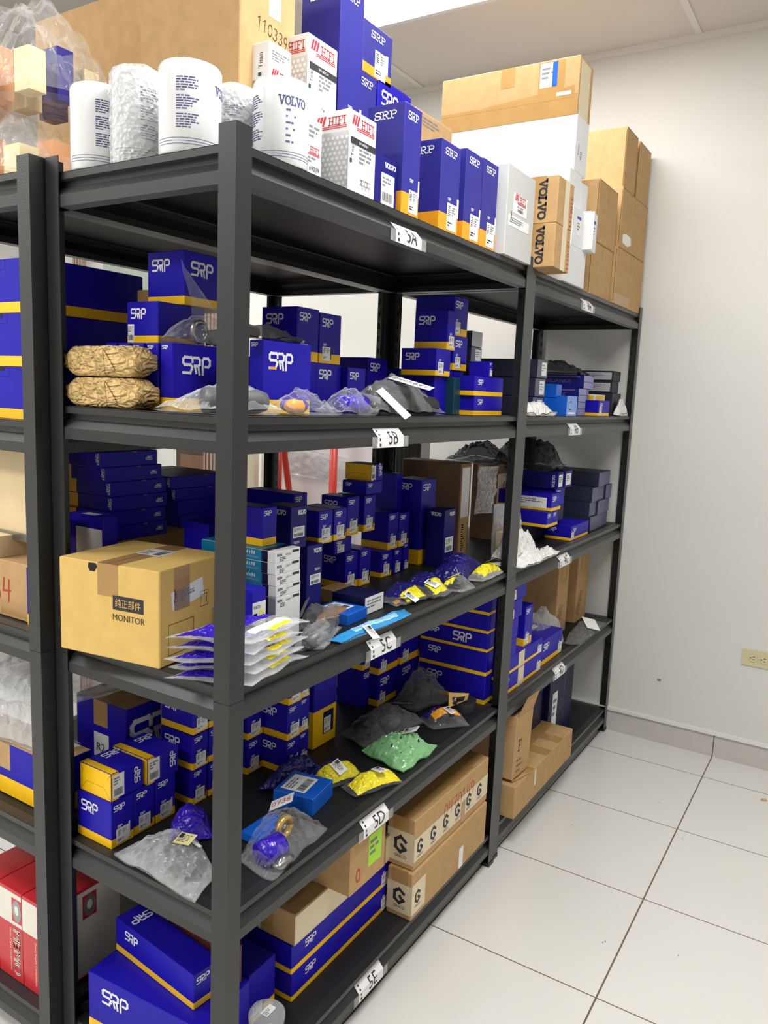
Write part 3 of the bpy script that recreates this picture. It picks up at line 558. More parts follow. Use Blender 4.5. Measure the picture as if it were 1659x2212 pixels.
('y4','srp',(1.665,0.06,1.056,0.095,0.25,0.061,0),'F band labE','navy box with side label in the middle layer on unit 4','navy boxes at the left of the third shelf on unit 4',''),
('y5','srp',(1.645,0.065,1,0.055,0.25,0.055,0),'F band','navy box in the lowest layer behind the white plastic bags on unit 4','navy boxes at the left of the third shelf on unit 4',''),
('y5b','srp',(1.702,0.065,1,0.055,0.25,0.055,0),'F band','navy box beside another in the lowest layer behind the white plastic bags','navy boxes at the left of the third shelf on unit 4',''),
('y5c','navyplain',(1.65,0.15,0.932,0.22,0.18,0.067,0),'','plain navy box underneath the lowest labelled layer on unit 4','navy boxes at the left of the third shelf on unit 4','parts_box'),
('y5d','navyplain',(1.785,0.09,1,0.1,0.22,0.059,0),'','plain navy box carrying the lettered layer at the back of unit 4','navy boxes at the left of the third shelf on unit 4','parts_box'),
('y6','srp',(1.833,0.037,0.932,0.203,0.101,0.054,0),'EF stL band','flat navy box with yellow band at the third shelf edge of unit 4','',''),
('z00','slatedark',(2.1,0.05,0.932,0.083,0.28,0.057,0),'lab','black box with grey end, first in the bottom layer by the wall','black boxes stacked near the white wall','parts_box'),
('z01','slatedark',(2.185,0.054,0.932,0.083,0.28,0.057,0),'','black box with grey end, second in the bottom layer by the wall','black boxes stacked near the white wall','parts_box'),
('z02','slatedark',(2.27,0.058,0.932,0.083,0.28,0.057,0),'','black box with grey end, third in the bottom layer by the wall','black boxes stacked near the white wall','parts_box'),
('z10','slatedark',(2.1,0.058,0.9895,0.083,0.28,0.057,0),'lab','black box with grey end, first in the second layer by the wall','black boxes stacked near the white wall','parts_box'),
('z11','slatedark',(2.185,0.05,0.9895,0.083,0.28,0.057,0),'','black box with grey end, second in the second layer by the wall','black boxes stacked near the white wall','parts_box'),
('z12','slatedark',(2.27,0.054,0.9895,0.083,0.28,0.057,0),'','black box with grey end, third in the second layer by the wall','black boxes stacked near the white wall','parts_box'),
('z20','slatedark',(2.11,0.054,1.047,0.083,0.28,0.057,0),'lab','black box with grey end, first in the third layer by the wall','black boxes stacked near the white wall','parts_box'),
('z21','slatedark',(2.195,0.058,1.047,0.083,0.28,0.057,0),'','black box with grey end, second in the third layer by the wall','black boxes stacked near the white wall','parts_box'),
('z22','slatedark',(2.28,0.05,1.047,0.083,0.28,0.057,0),'','black box with grey end, third in the third layer by the wall','black boxes stacked near the white wall','parts_box'),
('z30','slatedark',(2.17,0.05,1.1045,0.083,0.28,0.057,0),'lab','black box with grey end, first in the top layer by the wall','black boxes stacked near the white wall','parts_box'),
('z31','slatedark',(2.255,0.054,1.1045,0.083,0.28,0.057,0),'','black box with grey end, second in the top layer by the wall','black boxes stacked near the white wall','parts_box'),
('d0','srp',(1.26,0.03,0.63,0.09,0.1,0.061,0),'st','navy box with white label, lowest of the column hugging the middle upright','labelled navy boxes hugging the upright',''),
('d1','srp',(1.26,0.03,0.692,0.095,0.1,0.061,0),'st','navy box with white label, second of the column hugging the middle upright','labelled navy boxes hugging the upright',''),
('d2','srp',(1.27,0.03,0.754,0.11,0.1,0.061,0),'st','navy box with white label, third of the column hugging the middle upright','labelled navy boxes hugging the upright',''),
('d3','srp',(1.28,0.03,0.816,0.125,0.1,0.061,0),'st','navy box with white label, topmost of the column hugging the middle upright','labelled navy boxes hugging the upright',''),
('ds','srp',(1.44,0.04,0.63,0.068,0.08,0.135,0),'F st band','navy box standing upright beside the labelled column on unit 4','',''),
('d5','srp',(1.225,0.028,0.515,0.36,0.2,0.062,0),'F stR band tape','lower of two flat taped navy boxes on the fourth shelf of unit 4','flat taped navy boxes',''),
('d6','srp',(1.225,0.03,0.577,0.365,0.2,0.053,0),'F stR band tape','upper of two flat taped navy boxes on the fourth shelf of unit 4','flat taped navy boxes',''),
('d7','srp',(1.601,0.036,0.515,0.22,0.2,0.091,0),'F stR band','deep navy box with yellow base right of the flat taped boxes on unit 4','',''),
('t41','carton',(1.98,0.12,0.515,0.125,0.25,0.345,0),'ring','tall brown carton with a printed ring, nearer of two at the back of unit 4','tall brown cartons with a ring',''),
('t42','carton',(2.22,0.12,0.515,0.145,0.25,0.345,0),'ring','tall brown carton with a printed ring, nearer the wall at the back of unit 4','tall brown cartons with a ring',''),
('na','navyplain',(1.72,0.1,0.103,0.12,0.25,0.345,0),'','tall plain navy box behind the leaning brown carton on the floor shelf','','parts_box'),
('nb','navylabel',(1.86,0.08,0.103,0.28,0.25,0.36,0),'','tall navy box in clear film with a white label on the floor shelf','','parts_box'),
('lc','carton',(1.3,-0.02,0.103,0.56,0.2,0.11,0),'tapes','long low taped brown carton at the front of the floor shelf','',''),
('me0','memo',(-0,0.51,0.1055,0.19,0.088,0.218,0),'','red and white box, nearest to the two posts, half hidden by them','red and white boxes on the bottom shelf of the left unit','parts_box'),
('me1','memo',(-0,0.6,0.1055,0.19,0.088,0.218,0),'','red and white box, in the middle of the row left of the posts','red and white boxes on the bottom shelf of the left unit','parts_box'),
('me2','memo',(-0,0.69,0.1055,0.19,0.088,0.218,0),'','red and white box, furthest left at the picture edge','red and white boxes on the bottom shelf of the left unit','parts_box'),
('lb0','srp',(0,0.5,1.356,0.26,0.36,0.101,0),'E band notch','large navy box with yellow base, lowest of the pile on the left unit','large navy boxes on the left unit',''),
('lb1','srp',(0,0.502,1.458,0.26,0.36,0.101,0),'E band notch','large navy box with yellow base, middle of the pile on the left unit','large navy boxes on the left unit',''),
('lb2','srp',(0,0.504,1.56,0.26,0.36,0.101,0),'E band notch','large navy box with yellow base, topmost of the pile on the left unit','large navy boxes on the left unit',''),
('lt','srpthin',(0,0.5,0.942,0.06,0.05,0.12,0),'E band','slim navy and yellow box, lower one beside the brown carton on the left unit','',''),
('lt2','srpthin',(0,0.5,1.062,0.06,0.046,0.12,0),'E band','slim navy and yellow box standing on another beside the brown carton','',''),
('l34','carton',(0.01,0.553,0.942,0.25,0.34,0.12,0),'red34','brown carton with a red handwritten number on the left unit','',''),
('lwb','woodtop',(0.05,0.55,1.11,0.02,0.37,0.23,0),'','crate side of pale wood standing above the brown carton on the left unit','','wooden_crate'),
('ldc','srp',(0.02,0.5,0.527,0.09,0.36,0.12,0),'bandwide brown','deep navy and yellow carton with an open brown lid on the left unit','','carton'),
]
ZSTYLE = {'carton': 'carton', 'cartons': 'carton', 'cartonlong': 'carton', 'volcarton': 'carton', 'whitebig': 'carton', 'white': 'carton', 'whiteopen': 'carton', 'hifi': 'filter_box', 'hifi69': 'filter_box', 'srpold': 'filter_box'}
def carton_seams(mb, fc, w, d, h, rnd, tape='tape', topm='carton_edge'):
    rect(mb, fc['T'], 0, d/2-.0007, w, d/2+.0007, topm)
    if tape:
        rect(mb, fc['T'], 0, d/2-.024, w, d/2+.024, tape, .0003)
        rect(mb, fc['E'], d/2-.024, h-.06, d/2+.024, h, tape, .0003)
def make_box(row):
    bid, style, (x, y, z, w, d, h, yaw), opt, label, group, name = row
    rnd = random.Random(bid); op = opt.split(); fc = faces(w, d, h); F, E_, T = fc['F'], fc['E'], fc['T']
    mb = MB(); kids = []
    name = name or ZSTYLE.get(style, 'parts_box')
    st = lambda *a, **k: kids.append((a, k))
    if style in ('srp', 'srpold', 'srpy', 'srpthin', 'srpbig'):
        base = 'navy_old' if style == 'srpold' else 'navy'
        band = 0
        for k in op:
            if k.startswith('band'): band = {'band': .2, 'band35': .2, 'bandF': .16, 'bandE': .18, 'bandprint': .12, 'bandtop': .16, 'bandwide': .34}[k]*h
        if 'thin' in op: band = .24*h
        if style == 'srpbig': band = .42*h
        if 'flat' in op: band = 0
        mtop = 'carton' if 'brown' in op else None
        if style == 'srpy': shell(mb, w, d, h, base)
        else: shell(mb, w, d, h, base, band, 'orange' if style == 'srpold' else 'yellow', mtop=mtop)
        if 'flat' in op:                                     # lying: the yellow foot is at the far left end
            rect(mb, E_, .001, .001, d*.3, h-.001, 'yellow'); rect(mb, T, 0.001, d*.7, w-.001, d-.001, 'yellow')
        if style == 'srpy':
            rect(mb, E_, .0008, .0008, d-.0008, h-.0008, 'yellow'); q = w*.22
            rect(mb, F, .0008, .0008, q, h-.0008, 'yellow'); rect(mb, T, .0008, .0008, q, d-.0008, 'yellow')
            for a, b in (((0, 0), (.22, .42)), ((1, 0), (.78, .42)), ((.22, .42), (.78, .42)), ((0, 1), (.12, .74)), ((1, 1), (.88, .74))):
                stroke(mb, E_, [[(a[0]*d, a[1]*h), (b[0]*d, b[1]*h)]], 0, 0, 1, 1, .0007, 'carton_edge')
            if 'rim' in op: pass
            logo(mb, T, w*.5, d*.68, min(.018, d*.2)); logo(mb, F.sub(w*.9, h*.3, h, w, math.pi/2), 0, 0, .014)
            st(F, w*.05, h*.08, w*.34, h*.84, rnd, 'bar')
        inv = 'EFinv' in op or 'Einv' in op
        lf = F.flip() if inv else F; le = E_.flip() if inv else E_
        lg = lambda f: min(f.w*.2, f.h*.24, .03)
        if style == 'srpold':
            s_ = min(w*.62, .06); slab(mb, F, 'SRP', (w-s_)*.5, h-.028, .014, 'white_print', s_)
            s2 = min(d*.62, .055); slab(mb, E_, 'SRP', (d-s2)*.5, h-.028, .014, 'white_print', s2)
            if 'bandprint' in op: text(mb, F, 'S59R71P', w*.2, band*.55, band*.28, 'carton_edge', w*.6); text(mb, F, 'OR', w*.34, band*.14, band*.26, 'carton_edge')
            if 'st' in op:
                sw = min(w*.52, .046); logo(mb, F, w*.42, band+sw*.66, .006); st(F, w*.4, band*.15 if band else h*.05, sw, sw*1.25, rnd)
                rect(mb, F, w*.4+sw, band+.0, min(w*.4+sw+.01, w), band+sw*.9, 'white_print', .0003)
        else:
            for k in op:
                if k[0] in 'EF' and set(k) <= set('EFtinv'):
                    if 'F' in k.replace('inv', ''):
                        q = lg(F); q = min(q, .02) if style != 'srpbig' and w < .12 else q
                        if inv: logo(mb, lf, w*.1, h*.5-q/2 if 'flat' in op else h-q*1.9, q)
                        else: logo(mb, lf, w*.12, h-q*1.8, q, under='orange' if bid == 'bs' else None)
                    if 'E' in k:
                        q = lg(E_)
                        if 'flat' in op: logo(mb, E_.sub(d-.012, h*.88, h, d, -math.pi/2), 0, 0, min(h*.3, .011))
                        elif inv: logo(mb, le, d*.1, h-q*1.9, q)
                        else: logo(mb, le, d*.14, h-q*1.8, q)
                    if 't' in k and 'inv' not in k: logo(mb, T.flip(), w*.1, .03, .02)
            if bid in ('L10', 'L11', 'L12', 'L13', 'L14', 'L15', 'L22', 'L23'): rect(mb, F, w*.55, h*.9, w*.62, h*.99, 'carton_dark')
            if 'st' in op or 'stR' in op or 'stL' in op:
                sw = min(w*.62, .036 if 'stR' in op else .03); sh = min(sw*1.05, h*.5)
                u = w-sw-.004 if 'stR' in op else (.004 if 'stL' in op else min(w*.22, .012))
                v = max(band*.3, .003); st(F, u, v, sw, sh, rnd)
                if v+sh+.008 < h*.8:
                    logo(mb, F, u+sw*.1, v+sh+.002, min(.005, h*.07))
                rect(mb, F, u+sw, v+sh*.1, min(u+sw+.004, w-.001), v+sh*1.15, 'sticker' if rnd.random() < .4 else 'navy_dark', .0003)
            if 'label2' in op: st(E_, .003, .004, d*.2, h*.42, rnd, 'bar')
            if 'wlab' in op: st(E_, d*.2, h*.58, d*.76, h*.3, rnd, 'none'); rect(mb, T, w*.1, d*.3, w*.7, d*.7, 'sticker')
            if 'labE' in op: st(E_, d*.45, h*.15, d*.48, h*.62, rnd, 'text')
            if 'tape' in op: rect(mb, F, w*.42, 0, w*.56, h, 'tape_pale', .0006)
            if 'notch' in op:
                stroke(mb, E_, [[(.0, .0), (0, -.018), (.05, -.018), (.05, 0)]], d*.62, h-.001, 1, 1, .0008, 'volvo_navy'); rect(mb, E_, d*.62+.015, h-.008, d*.62+.035, h-.001, 'dark_hole')
                logo(mb, E_, d*.44, h*.42, .028, under='orange')
            if style == 'srpbig':
                rect(mb, F, w*.42, band*.28, w*.88, band*.88, 'navy_dark'); st(F, w*.46, band*.3, w*.3, band*.42, rnd)
            if 'brown' in op: carton_seams(mb, fc, w, d, h, rnd)
            if bid == 'f2': logo(mb, E_, d*.5, h*.36, .026)
            if bid == 'f3': logo(mb, E_, d*.12, h*.36, .026)
            if not kids and h > .03 and 'flat' not in op: rect(mb, T, w*.12, .0, w*.88, .0012, 'volvo_navy')
    elif style in ('volvo', 'volvoside'):
        shell(mb, w, d, h, 'volvo_navy')
        if style == 'volvoside':
            slab(mb, E_.sub(d-.012, h*.1, h, d, math.pi/2), 'VOLVO', 0, 0, .009, 'white_print', h*.7); st(F, w*.12, h*.14, w*.7, h*.7, rnd, 'text')
        else:
            slab(mb, F, 'VOLVO', w*.42, h-.018, .0085, 'white_print', w*.5, .24); slab(mb, E_, 'VOLVO', d*.25, h-.018, .009, 'white_print', d*.55, .24)
            if 'biglabel' in op: st(F, w*.28, h*.06, w*.6, h*.62, rnd, 'bar')
            if 'lowlabel' in op: st(F, w*.14, h*.26, w*.72, h*.26, rnd, 'bar'); slab(mb, F, 'VOLVO', w*.2, h*.12, .005, 'white_print', w*.35)
            if 'biglow' in op: st(F, w*.2, h*.45, w*.7, h*.14, rnd, 'bar'); slab(mb, F, 'VOLVO', w*.5, h*.64, .005, 'white_print', w*.35)
            rect(mb, T, w*.05, d*.05, w*.95, d*.06, 'navy_dark')
    elif style in ('hifi', 'hifi69', 'greybox'):
        shell(mb, w, d, h, 'grey_box' if style == 'greybox' else 'white_box')
        def bars(f, u, v, q, m='ink_red'):
            for i in range(3): mb.quad(f.p(u+i*q*.42, v), f.p(u+i*q*.42+q*.3, v), f.p(u+i*q*.42+q*.62, v+q), f.p(u+i*q*.42+q*.32, v+q), m)
        def brand(f, u, v, q):
            bars(f, u, v, q); slab(mb, f, 'HIFI', u+q*1.75, v, q*.8, 'ink_red', q*2.4, .12)
            rect(mb, f, u+q*.9, v-q*.22, u+q*4.2, v-q*.12, 'ink_red'); rect(mb, f, u+q*.9, v-q*.4, u+q*4.2, v-q*.3, 'ink_red')
        if style == 'hifi':
            for f in (F, E_):
                rect(mb, f, .002, .002, f.w-.002, h*.74, 'dot_grey')
                q = .0105; r = 0; yy = .008
                while yy < h*.72:
                    xx = .006+(q/2 if r % 2 else 0)
                    while xx < f.w-.005:
                        mb.add([f.p(xx+.0036*math.cos(a*math.pi/4), yy+.0036*math.sin(a*math.pi/4), .0006) for a in range(8)], [tuple(range(8))], 'dot_white'); xx += q
                    yy += q*.86; r += 1
                brand(f, f.w*.08, h*.83, f.w*.2)
            st(F, w*.06, h*.36, w*.9, h*.28, rnd, 'none')
            e = Face(F.p(w*.06, h*.36, .0006), F.u, F.v, w*.9, h*.28)
            rect(mb, F, w*.05, h*.6, w*.97, h*.68, 'ink', .0012); text(mb, F, 'SH 60134', w*.34, h*.625, h*.032, 'white_print', w*.34, .0016)
            lines(mb, e, w*.3, h*.03, w*.5, h*.2, 4, 'ink_grey', rnd)
            text(mb, F.sub(w*.06, h*.4, 1, 1, math.pi/2), 'Titan', h*.05, -.009, .008, 'ink', e=.0013); rect(mb, F, w*.03, h*.37, w*.1, h*.42, 'teal_dark', .0013)
            barcode(mb, F, w*.44, h*.1, w*.38, h*.12, 'ink', rnd)
        elif style == 'hifi69':
            lines(mb, F, w*.3, h*.72, w*.6, h*.2, 3, 'ink_grey', rnd); brand(F, w*.1, h*.52, w*.19); lines(mb, F, w*.1, h*.36, w*.8, h*.1, 2, 'ink_grey', rnd)
            text(mb, F, 'SH 69039', w*.12, h*.25, h*.07, 'ink', w*.76); barcode(mb, F, w*.3, h*.07, w*.5, h*.14, 'ink', rnd)
        else:
            st(F, w*.22, h*.5, w*.5, h*.22, rnd, 'none'); brand(Face(F.p(0, 0, .0006), F.u, F.v, w, h), w*.27, h*.645, w*.095)
            e = Face(F.p(0, 0, .0006), F.u, F.v, w, h); text(mb, e, 'SH 62009', w*.36, h*.575, h*.02, 'ink', w*.22); barcode(mb, e, w*.38, h*.53, w*.2, h*.035, 'ink', rnd)
            st(F, w*.08, h*.34, w*.76, h*.12, rnd, 'text'); text(mb, e.sub(w*.12, h*.35, 1, 1, math.pi/2), 'Titan', h*.02, -.012, .01, 'ink')
    elif style == 'titan':
        shell(mb, w, d, h+.0, 'white_box')
        text(mb, E_.sub(d*.72, h*.1, 1, 1, math.pi/2), 'Titan', .012, -.006, .009, 'ink'); rect(mb, E_, d*.67, h*.08, d*.77, h*.18, 'teal_dark')
        lines(mb, F, w*.1, h*.5, w*.8, h*.3, 4, 'ink_grey', rnd)
        for i in range(3): mb.quad(F.p(w*(.1+.09*i), h*.1), F.p(w*(.17+.09*i), h*.1), F.p(w*(.24+.09*i), h*.3), F.p(w*(.17+.09*i), h*.3), 'ink_red')
        slab(mb, F, 'HIFI', w*.48, h*.1, h*.15, 'ink_red', w*.42, .2)
    elif style in ('white', 'whiteopen', 'whitebig'):
        shell(mb, w, d, h, 'white_box')
        if 'lab' in op: st(F, w*.4, h*.3, w*.36, h*.42, rnd, 'text'); rect(mb, F, w*.4, h*.73, w*.76, h*.8, 'navy', .0006)
        if 'mark' in op: text(mb, F.sub(w*.3, h*.3, 1, 1, math.pi/2), 'Titan', 0, 0, .012, 'ink_grey'); lines(mb, F, w*.4, h*.25, w*.2, h*.16, 4, 'ink_grey', rnd)
        if style == 'whiteopen': rect(mb, E_, d*.72, h*.08, d*.96, h*.94, 'dark_hole'); mb.box(-.002, -.012, .002, .0, d*.3, h*.98, 'white_box')
        if bid == 'yw': rect(mb, E_, d*.2, h*.7, d*.9, h*.95, 'yellow'); rect(mb, F, w*.1, h*.7, w*.9, h*.95, 'yellow')
        rect(mb, T, w*.1, d*.48, w*.9, d*.5, 'grey_label')
    elif style in ('carton', 'cartons', 'cartonlong', 'volcarton', 'monitor', 'cartonwrap', 'cartondark', 'cartonworn', 'graco', 'opencarton'):
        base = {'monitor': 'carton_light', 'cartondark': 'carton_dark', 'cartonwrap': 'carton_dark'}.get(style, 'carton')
        if style == 'opencarton': shell(mb, w, d, h, 'navy', h*.24, 'yellow', mtop='carton')
        else: shell(mb, w, d, h, base, c=.002)
        if style not in ('cartonwrap',): carton_seams(mb, fc, w, d, h, rnd, tape='tape' if style not in ('cartons',) and 'plain' not in op and 'seam' not in op else None)
        if 'seam' in op:
            rect(mb, F, w*.49, h*.68, w*.495, h, 'carton_edge'); rect(mb, F, .002, h-.0035, w-.002, h-.002, 'carton_edge'); rect(mb, E_, d-.004, .01, d-.0015, h-.01, 'carton_edge')
        if 'torn' in op: mb.add([F.p(w*a, h*b, .0006) for a, b in ((.1, .1), (.3, .08), (.42, .14), (.4, .26), (.24, .28), (.1, .24))], [tuple(range(6))], 'sticker')
        if bid == 'fF': rect(mb, F, w*.02, .002, w*.55, h*.2, 'tape')
        if 'hand11033997' in op:
            hand(mb, F.sub(0, 0, 1, 1, -.12), '11033997', w*.06, h*.63, .021, 'ink', .07); rect(mb, E_, d*.68, h*.3, d*.77, h*.4, 'teal'); rect(mb, F, w*.5, h*.69, w*.72, h*.78, 'sticker')
        if 'lines' in op: lines(mb, F, w*.2, h*.9, w*.6, h*.07, 3, 'ink_grey', rnd)
        if style == 'volcarton':
            f = E_.sub(d*.62, h*.92, h, d, -math.pi/2); slab(mb, f, 'VOLVO', 0, -.008, .02, 'ink', h*.84, .26)
            rect(mb, F, w*.42, 0, w*.72, h, 'tape_pale', .0005); hand(mb, F.sub(w*.97, h*.06, 1, 1, math.pi/2), '1110151' if bid == 'vl' else '1117015', 0, 0, .017, 'pen_red', .1)
        if style == 'cartonlong':
            rect(mb, E_, d*.72, h*.45, d*.9, h*.98, 'tape', .0003); rect(mb, E_, 0, .0, d, h*.36, 'tape', .0003)
            mb.add([E_.p(d*a, h*b, .0005) for a, b in ((0, .3), (.97, .3), (.97, .5), (.62, .42))], [(0, 1, 2, 3)], 'tape')
            st(E_, d*.73, h*.54, d*.12, h*.42, rnd, 'text'); rect(mb, E_, d*.815, h*.54, d*.85, h*.96, 'bright_blue', .0009); rect(mb, E_, d*.85, h*.36, d*.95, h*.42, 'sticker', .0008)
            rect(mb, F, w*.05, 0, w*.8, h*.95, 'tape_pale', .0005)
        if style == 'monitor':
            # windowed print on the end: black panel with four characters, and the word under it
            rect(mb, E_, d*.55, h*.535, d*.85, h*.685, 'ink', .0004); text(mb, E_, '\u7eaf\u6b63\u90e8\u4ef6', d*.575, h*.565, h*.09, 'carton_light', d*.25, .0008)
            text(mb, E_, 'MONITOR', d*.55, h*.425, h*.066, 'ink', d*.31)
            mb.add([E_.p(d*a, h*b, .0006) for a, b in ((.32, .9), (.37, .9), (.4, .96), (.38, .99), (.31, .985), (.305, .94))], [tuple(range(6))], 'dark_hole')
            rect(mb, F, w*.2, h*.55, w*.42, h, 'tape', .0005)
            g = F.sub(w*.18, h*.55, w*.5, h*.2, math.radians(8)); k = MB()
            st(g, 0, 0, w*.46, h*.2, rnd, 'none'); text(mb, g.sub(.013, h*.015, 1, 1, math.pi/2), 'Titan', .01, -.001, .009, 'ink', e=.0011); lines(mb, Face(g.p(0, 0, .0006), g.u, g.v, 1, 1), w*.12, h*.06, w*.22, h*.11, 4, 'ink_grey', rnd)
            stroke(mb, F, [[(0, 0), (0, 1), (1, 1), (1, 0), (0, 0)]], w*.12, h*.1, w*.36, h*.32, .0009, 'ink')
            stroke(mb, F, [[(0, 0), (0, 1), (1, 1), (1, 0), (0, 0)], [(.2, .2), (.2, .8)], [(.8, .2), (.8, .8)], [(.1, .8), (.9, .8)]], w*.58, h*.5, w*.12, h*.16, .0009, 'ink')
            st(T, w*.5, d*.35, w*.26, d*.26, rnd, 'bar'); rect(mb, T, w*.1, d*.44, w, d*.6, 'tape', .0004)
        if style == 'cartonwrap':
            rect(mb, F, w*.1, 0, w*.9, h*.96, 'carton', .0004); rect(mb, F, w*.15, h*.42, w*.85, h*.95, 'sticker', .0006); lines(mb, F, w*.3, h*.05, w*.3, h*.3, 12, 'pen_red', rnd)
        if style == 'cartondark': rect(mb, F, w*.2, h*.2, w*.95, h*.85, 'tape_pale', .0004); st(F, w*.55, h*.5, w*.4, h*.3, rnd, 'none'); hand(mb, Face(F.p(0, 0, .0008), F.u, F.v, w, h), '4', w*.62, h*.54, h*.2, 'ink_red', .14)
        if style == 'cartonworn':
            rect(mb, F, w*.0, h*.05, w, h*.95, 'tape_pale', .0003); hand(mb, F, '1490198', w*.42, h*.35, h*.38, 'ink_red', .08); rect(mb, F, w*.78, 0, w*.93, h, 'tape', .0006)
            mb.quad(E_.p(d*.18, h*.3, .003), E_.p(d*.45, h*.1, .004), E_.p(d*.45, h*.98, .004), E_.p(d*.2, h*1.0, .003), 'sticker'); rect(mb, T, .02, d*.2, .14, d*.8, 'tape', .0006)
        if style == 'graco':
            rect(mb, F, 0, h*.16 if bid == 'gu' else h*.1, w if bid == 'gu' else w*.16, h*.62 if bid == 'gu' else h*.75, 'tape_pale', .0004); rect(mb, E_, 0, h*.1, d, h*.72, 'tape_pale', .0004)
            def gmark(f, u, v, q):
                hx = [(math.cos(math.radians(60*i+30)), math.sin(math.radians(60*i+30))) for i in range(6)]
                stroke(mb, f, [[hx[0], hx[1], hx[2], hx[3], hx[4], hx[5], (.35, -.2), (.2, -.05)]], u, v, q*.8, q, q*.42, 'ink', .0008); text(mb, f, 'GRACO', u-q*.8, v-q*1.75, q*.4, 'ink', q*1.7, .0008)
            gmark(E_, d*.5, h*.45, min(d*.26, h*.19))
            for i in range(6 if bid == 'gu' else 1): gmark(F, w*(.07+.16*i), h*.42, h*.12)
            if 'red' in op: hand(mb, F, '0470149', w*.36, h*.5, h*.28, 'pen_red', .06)
            rect(mb, F, w*.6, h*.02, w*.66, h*.5, 'sticker' if bid == 'gl' else 'tape', .0006); rect(mb, T, w*.5, d*.1, w*.8, d*.9, 'tape', .0006)
        if style == 'opencarton':
            logo(mb, F, w*.15, h*.45, h*.36, under='orange'); st(E_, d*.36, h*.3, d*.3, h*.3, rnd, 'none'); text(mb, Face(E_.p(0, 0, .0006), E_.u, E_.v, d, h), 'R2', d*.42, h*.38, h*.1, 'ink')
            mb.add([(0, 0, h), (w, 0, h), (w, d*.45, h+.012), (0, d*.45, h+.012)], [(0, 1, 2, 3)], 'carton')
        if 'ring' in op:
            for k in (.05, .04): stroke(mb, F, [arc(0, 0, 1, 1.2, 0, 360, 20)], w*.5, h*.72, k*.7, k*.7, .0012, 'carton_dark')
            lines(mb, F.sub(w*.3, h*.06, 1, 1, math.radians(62)), 0, 0, .12, .05, 4, 'carton_dark', rnd)
        if 'blue' in op: rect(mb, F, w*.1, h*.25, w*.9, h*.36, 'teal')
        if 'green' in op:
            st(F, w*.5, h*.26, w*.38, h*.55, rnd, 'text', m='green_tag', name='green_tag'); hand(mb, F, '0', w*.16, h*.16, h*.22, 'pen_red', .12)
        if 'tapes' in op:
            for k in (.2, .5, .72): rect(mb, T, w*k, 0, w*k+.05, d, 'tape', .0006)
            rect(mb, F, w*.3, h*.4, w*.33, h*.95, 'tape_pale', .0005)
        if 'wl' in op: st(F, w*.02, -.004, w*.96, h*1.15, rnd, 'text')
        if 'red34' in op: hand(mb, E_, '84', d*.62, h*.28, h*.4, 'pen_red', .09); rect(mb, E_, d*.7, h*.05, d*.98, h*.3, 'tape', .0004)
    elif style in ('slate', 'slatedark', 'blackbox', 'reliance', 'navyplain', 'navylabel', 'navylab'):
        base = {'slate': 'slate_dark', 'slatedark': 'slate_dark', 'blackbox': 'black_box', 'reliance': 'volvo_navy'}.get(style, 'navy_dark')
        shell(mb, w, d, h, base)
        if style == 'slate': rect(mb, F, .0008, .0008, w-.0008, h-.0008, 'slate' if bid != 'g3' else 'grey_label'); ('lab' in op) and st(F, w*.42, h*.12, w*.48, h*.74, rnd, 'text')
        if style == 'slatedark': rect(mb, F, .001, .001, w-.001, h-.001, 'end_grey'); ('lab' in op) and st(E_, d*.1, h*.35, d*.3, h*.5, rnd, 'none', m='grey_label')
        if style == 'blackbox' and 'lab' in op: st(E_, d*.1, h*.12, d*.85, h*.72, rnd, 'text', m='grey_label')
        if style == 'reliance':
            rect(mb, F, .001, .001, w-.001, h-.001, 'slate_pale'); rect(mb, E_, d*.05, h*.82, d*.95, h*.9, 'slate'); text(mb, E_, 'RELIANCE', d*.5, h*.42, h*.24, 'slate', d*.34); text(mb, E_, 'Power Parts', d*.5, h*.22, h*.1, 'slate')
            rect(mb, F, .0, h*.48, w, h*.52, 'slate_dark', .0006)
        if style == 'navylabel':
            st(F, w*.14, h*.18, w*.2, h*.4, rnd, 'text'); rect(mb, F, w*.62, h*.2, w*.625, h*.75, 'grey_label'); stroke(mb, F, [arc(0, 0, 1, 1.4, 0, 360, 12)], w*.5, h*.38, .015, .015, .0012, 'grey_label')
        if style == 'navyplain' and h > .2: lines(mb, E_.sub(d*.8, h*.2, 1, 1, math.pi/2), 0, 0, .12, .01, 1, 'slate', rnd)
        if style == 'navylab': st(F, 0.001, h*.04, w*.98, h*.94, rnd, 'text')
    elif style == 'ntn':
        shell(mb, w, d, h, 'white_box')
        rect(mb, E_, 0, .0006, d*.82, h-.0006, 'teal'); rect(mb, E_, d*.82, .0006, d*.9, h-.0006, 'navy_dark'); rect(mb, T, 0, d*.19, w, d, 'teal'); rect(mb, T, 0, d*.1, w, d*.19, 'navy_dark')
        hh = min(h, .0234)
        text(mb, E_, 'NTN', d*.6, h-hh*.5, hh*.32, 'white_print', d*.13, bold=.0004); text(mb, E_, 'BEARINGS', d*.6, h-hh*.8, hh*.18, 'slate_pale', d*.18)
        text(mb, F, 'NTN', w*.06, h-hh*.45, hh*.24, 'ink_blue', w*.18, bold=.0003); lines(mb, F, w*.16, h-hh*.92, w*.28, hh*.4, 3, 'ink', rnd); rect(mb, F, w*.66, h-hh*.34, w*.94, h-hh*.12, 'ink'); lines(mb, F, w*.4, h-hh*.5, w*.3, hh*.2, 2, 'ink_grey', rnd)
    elif style in ('bluebox', 'brightblue', 'lightblue', 'teal', 'volsmall'):
        shell(mb, w, d, h, {'bluebox': 'bright_blue', 'brightblue': 'bright_blue', 'lightblue': 'light_blue', 'teal': 'teal_dark', 'volsmall': 'navy'}[style])
        if style == 'bluebox': st(T, w*.15, d*.3, w*.7, d*.6, rnd, 'bar')
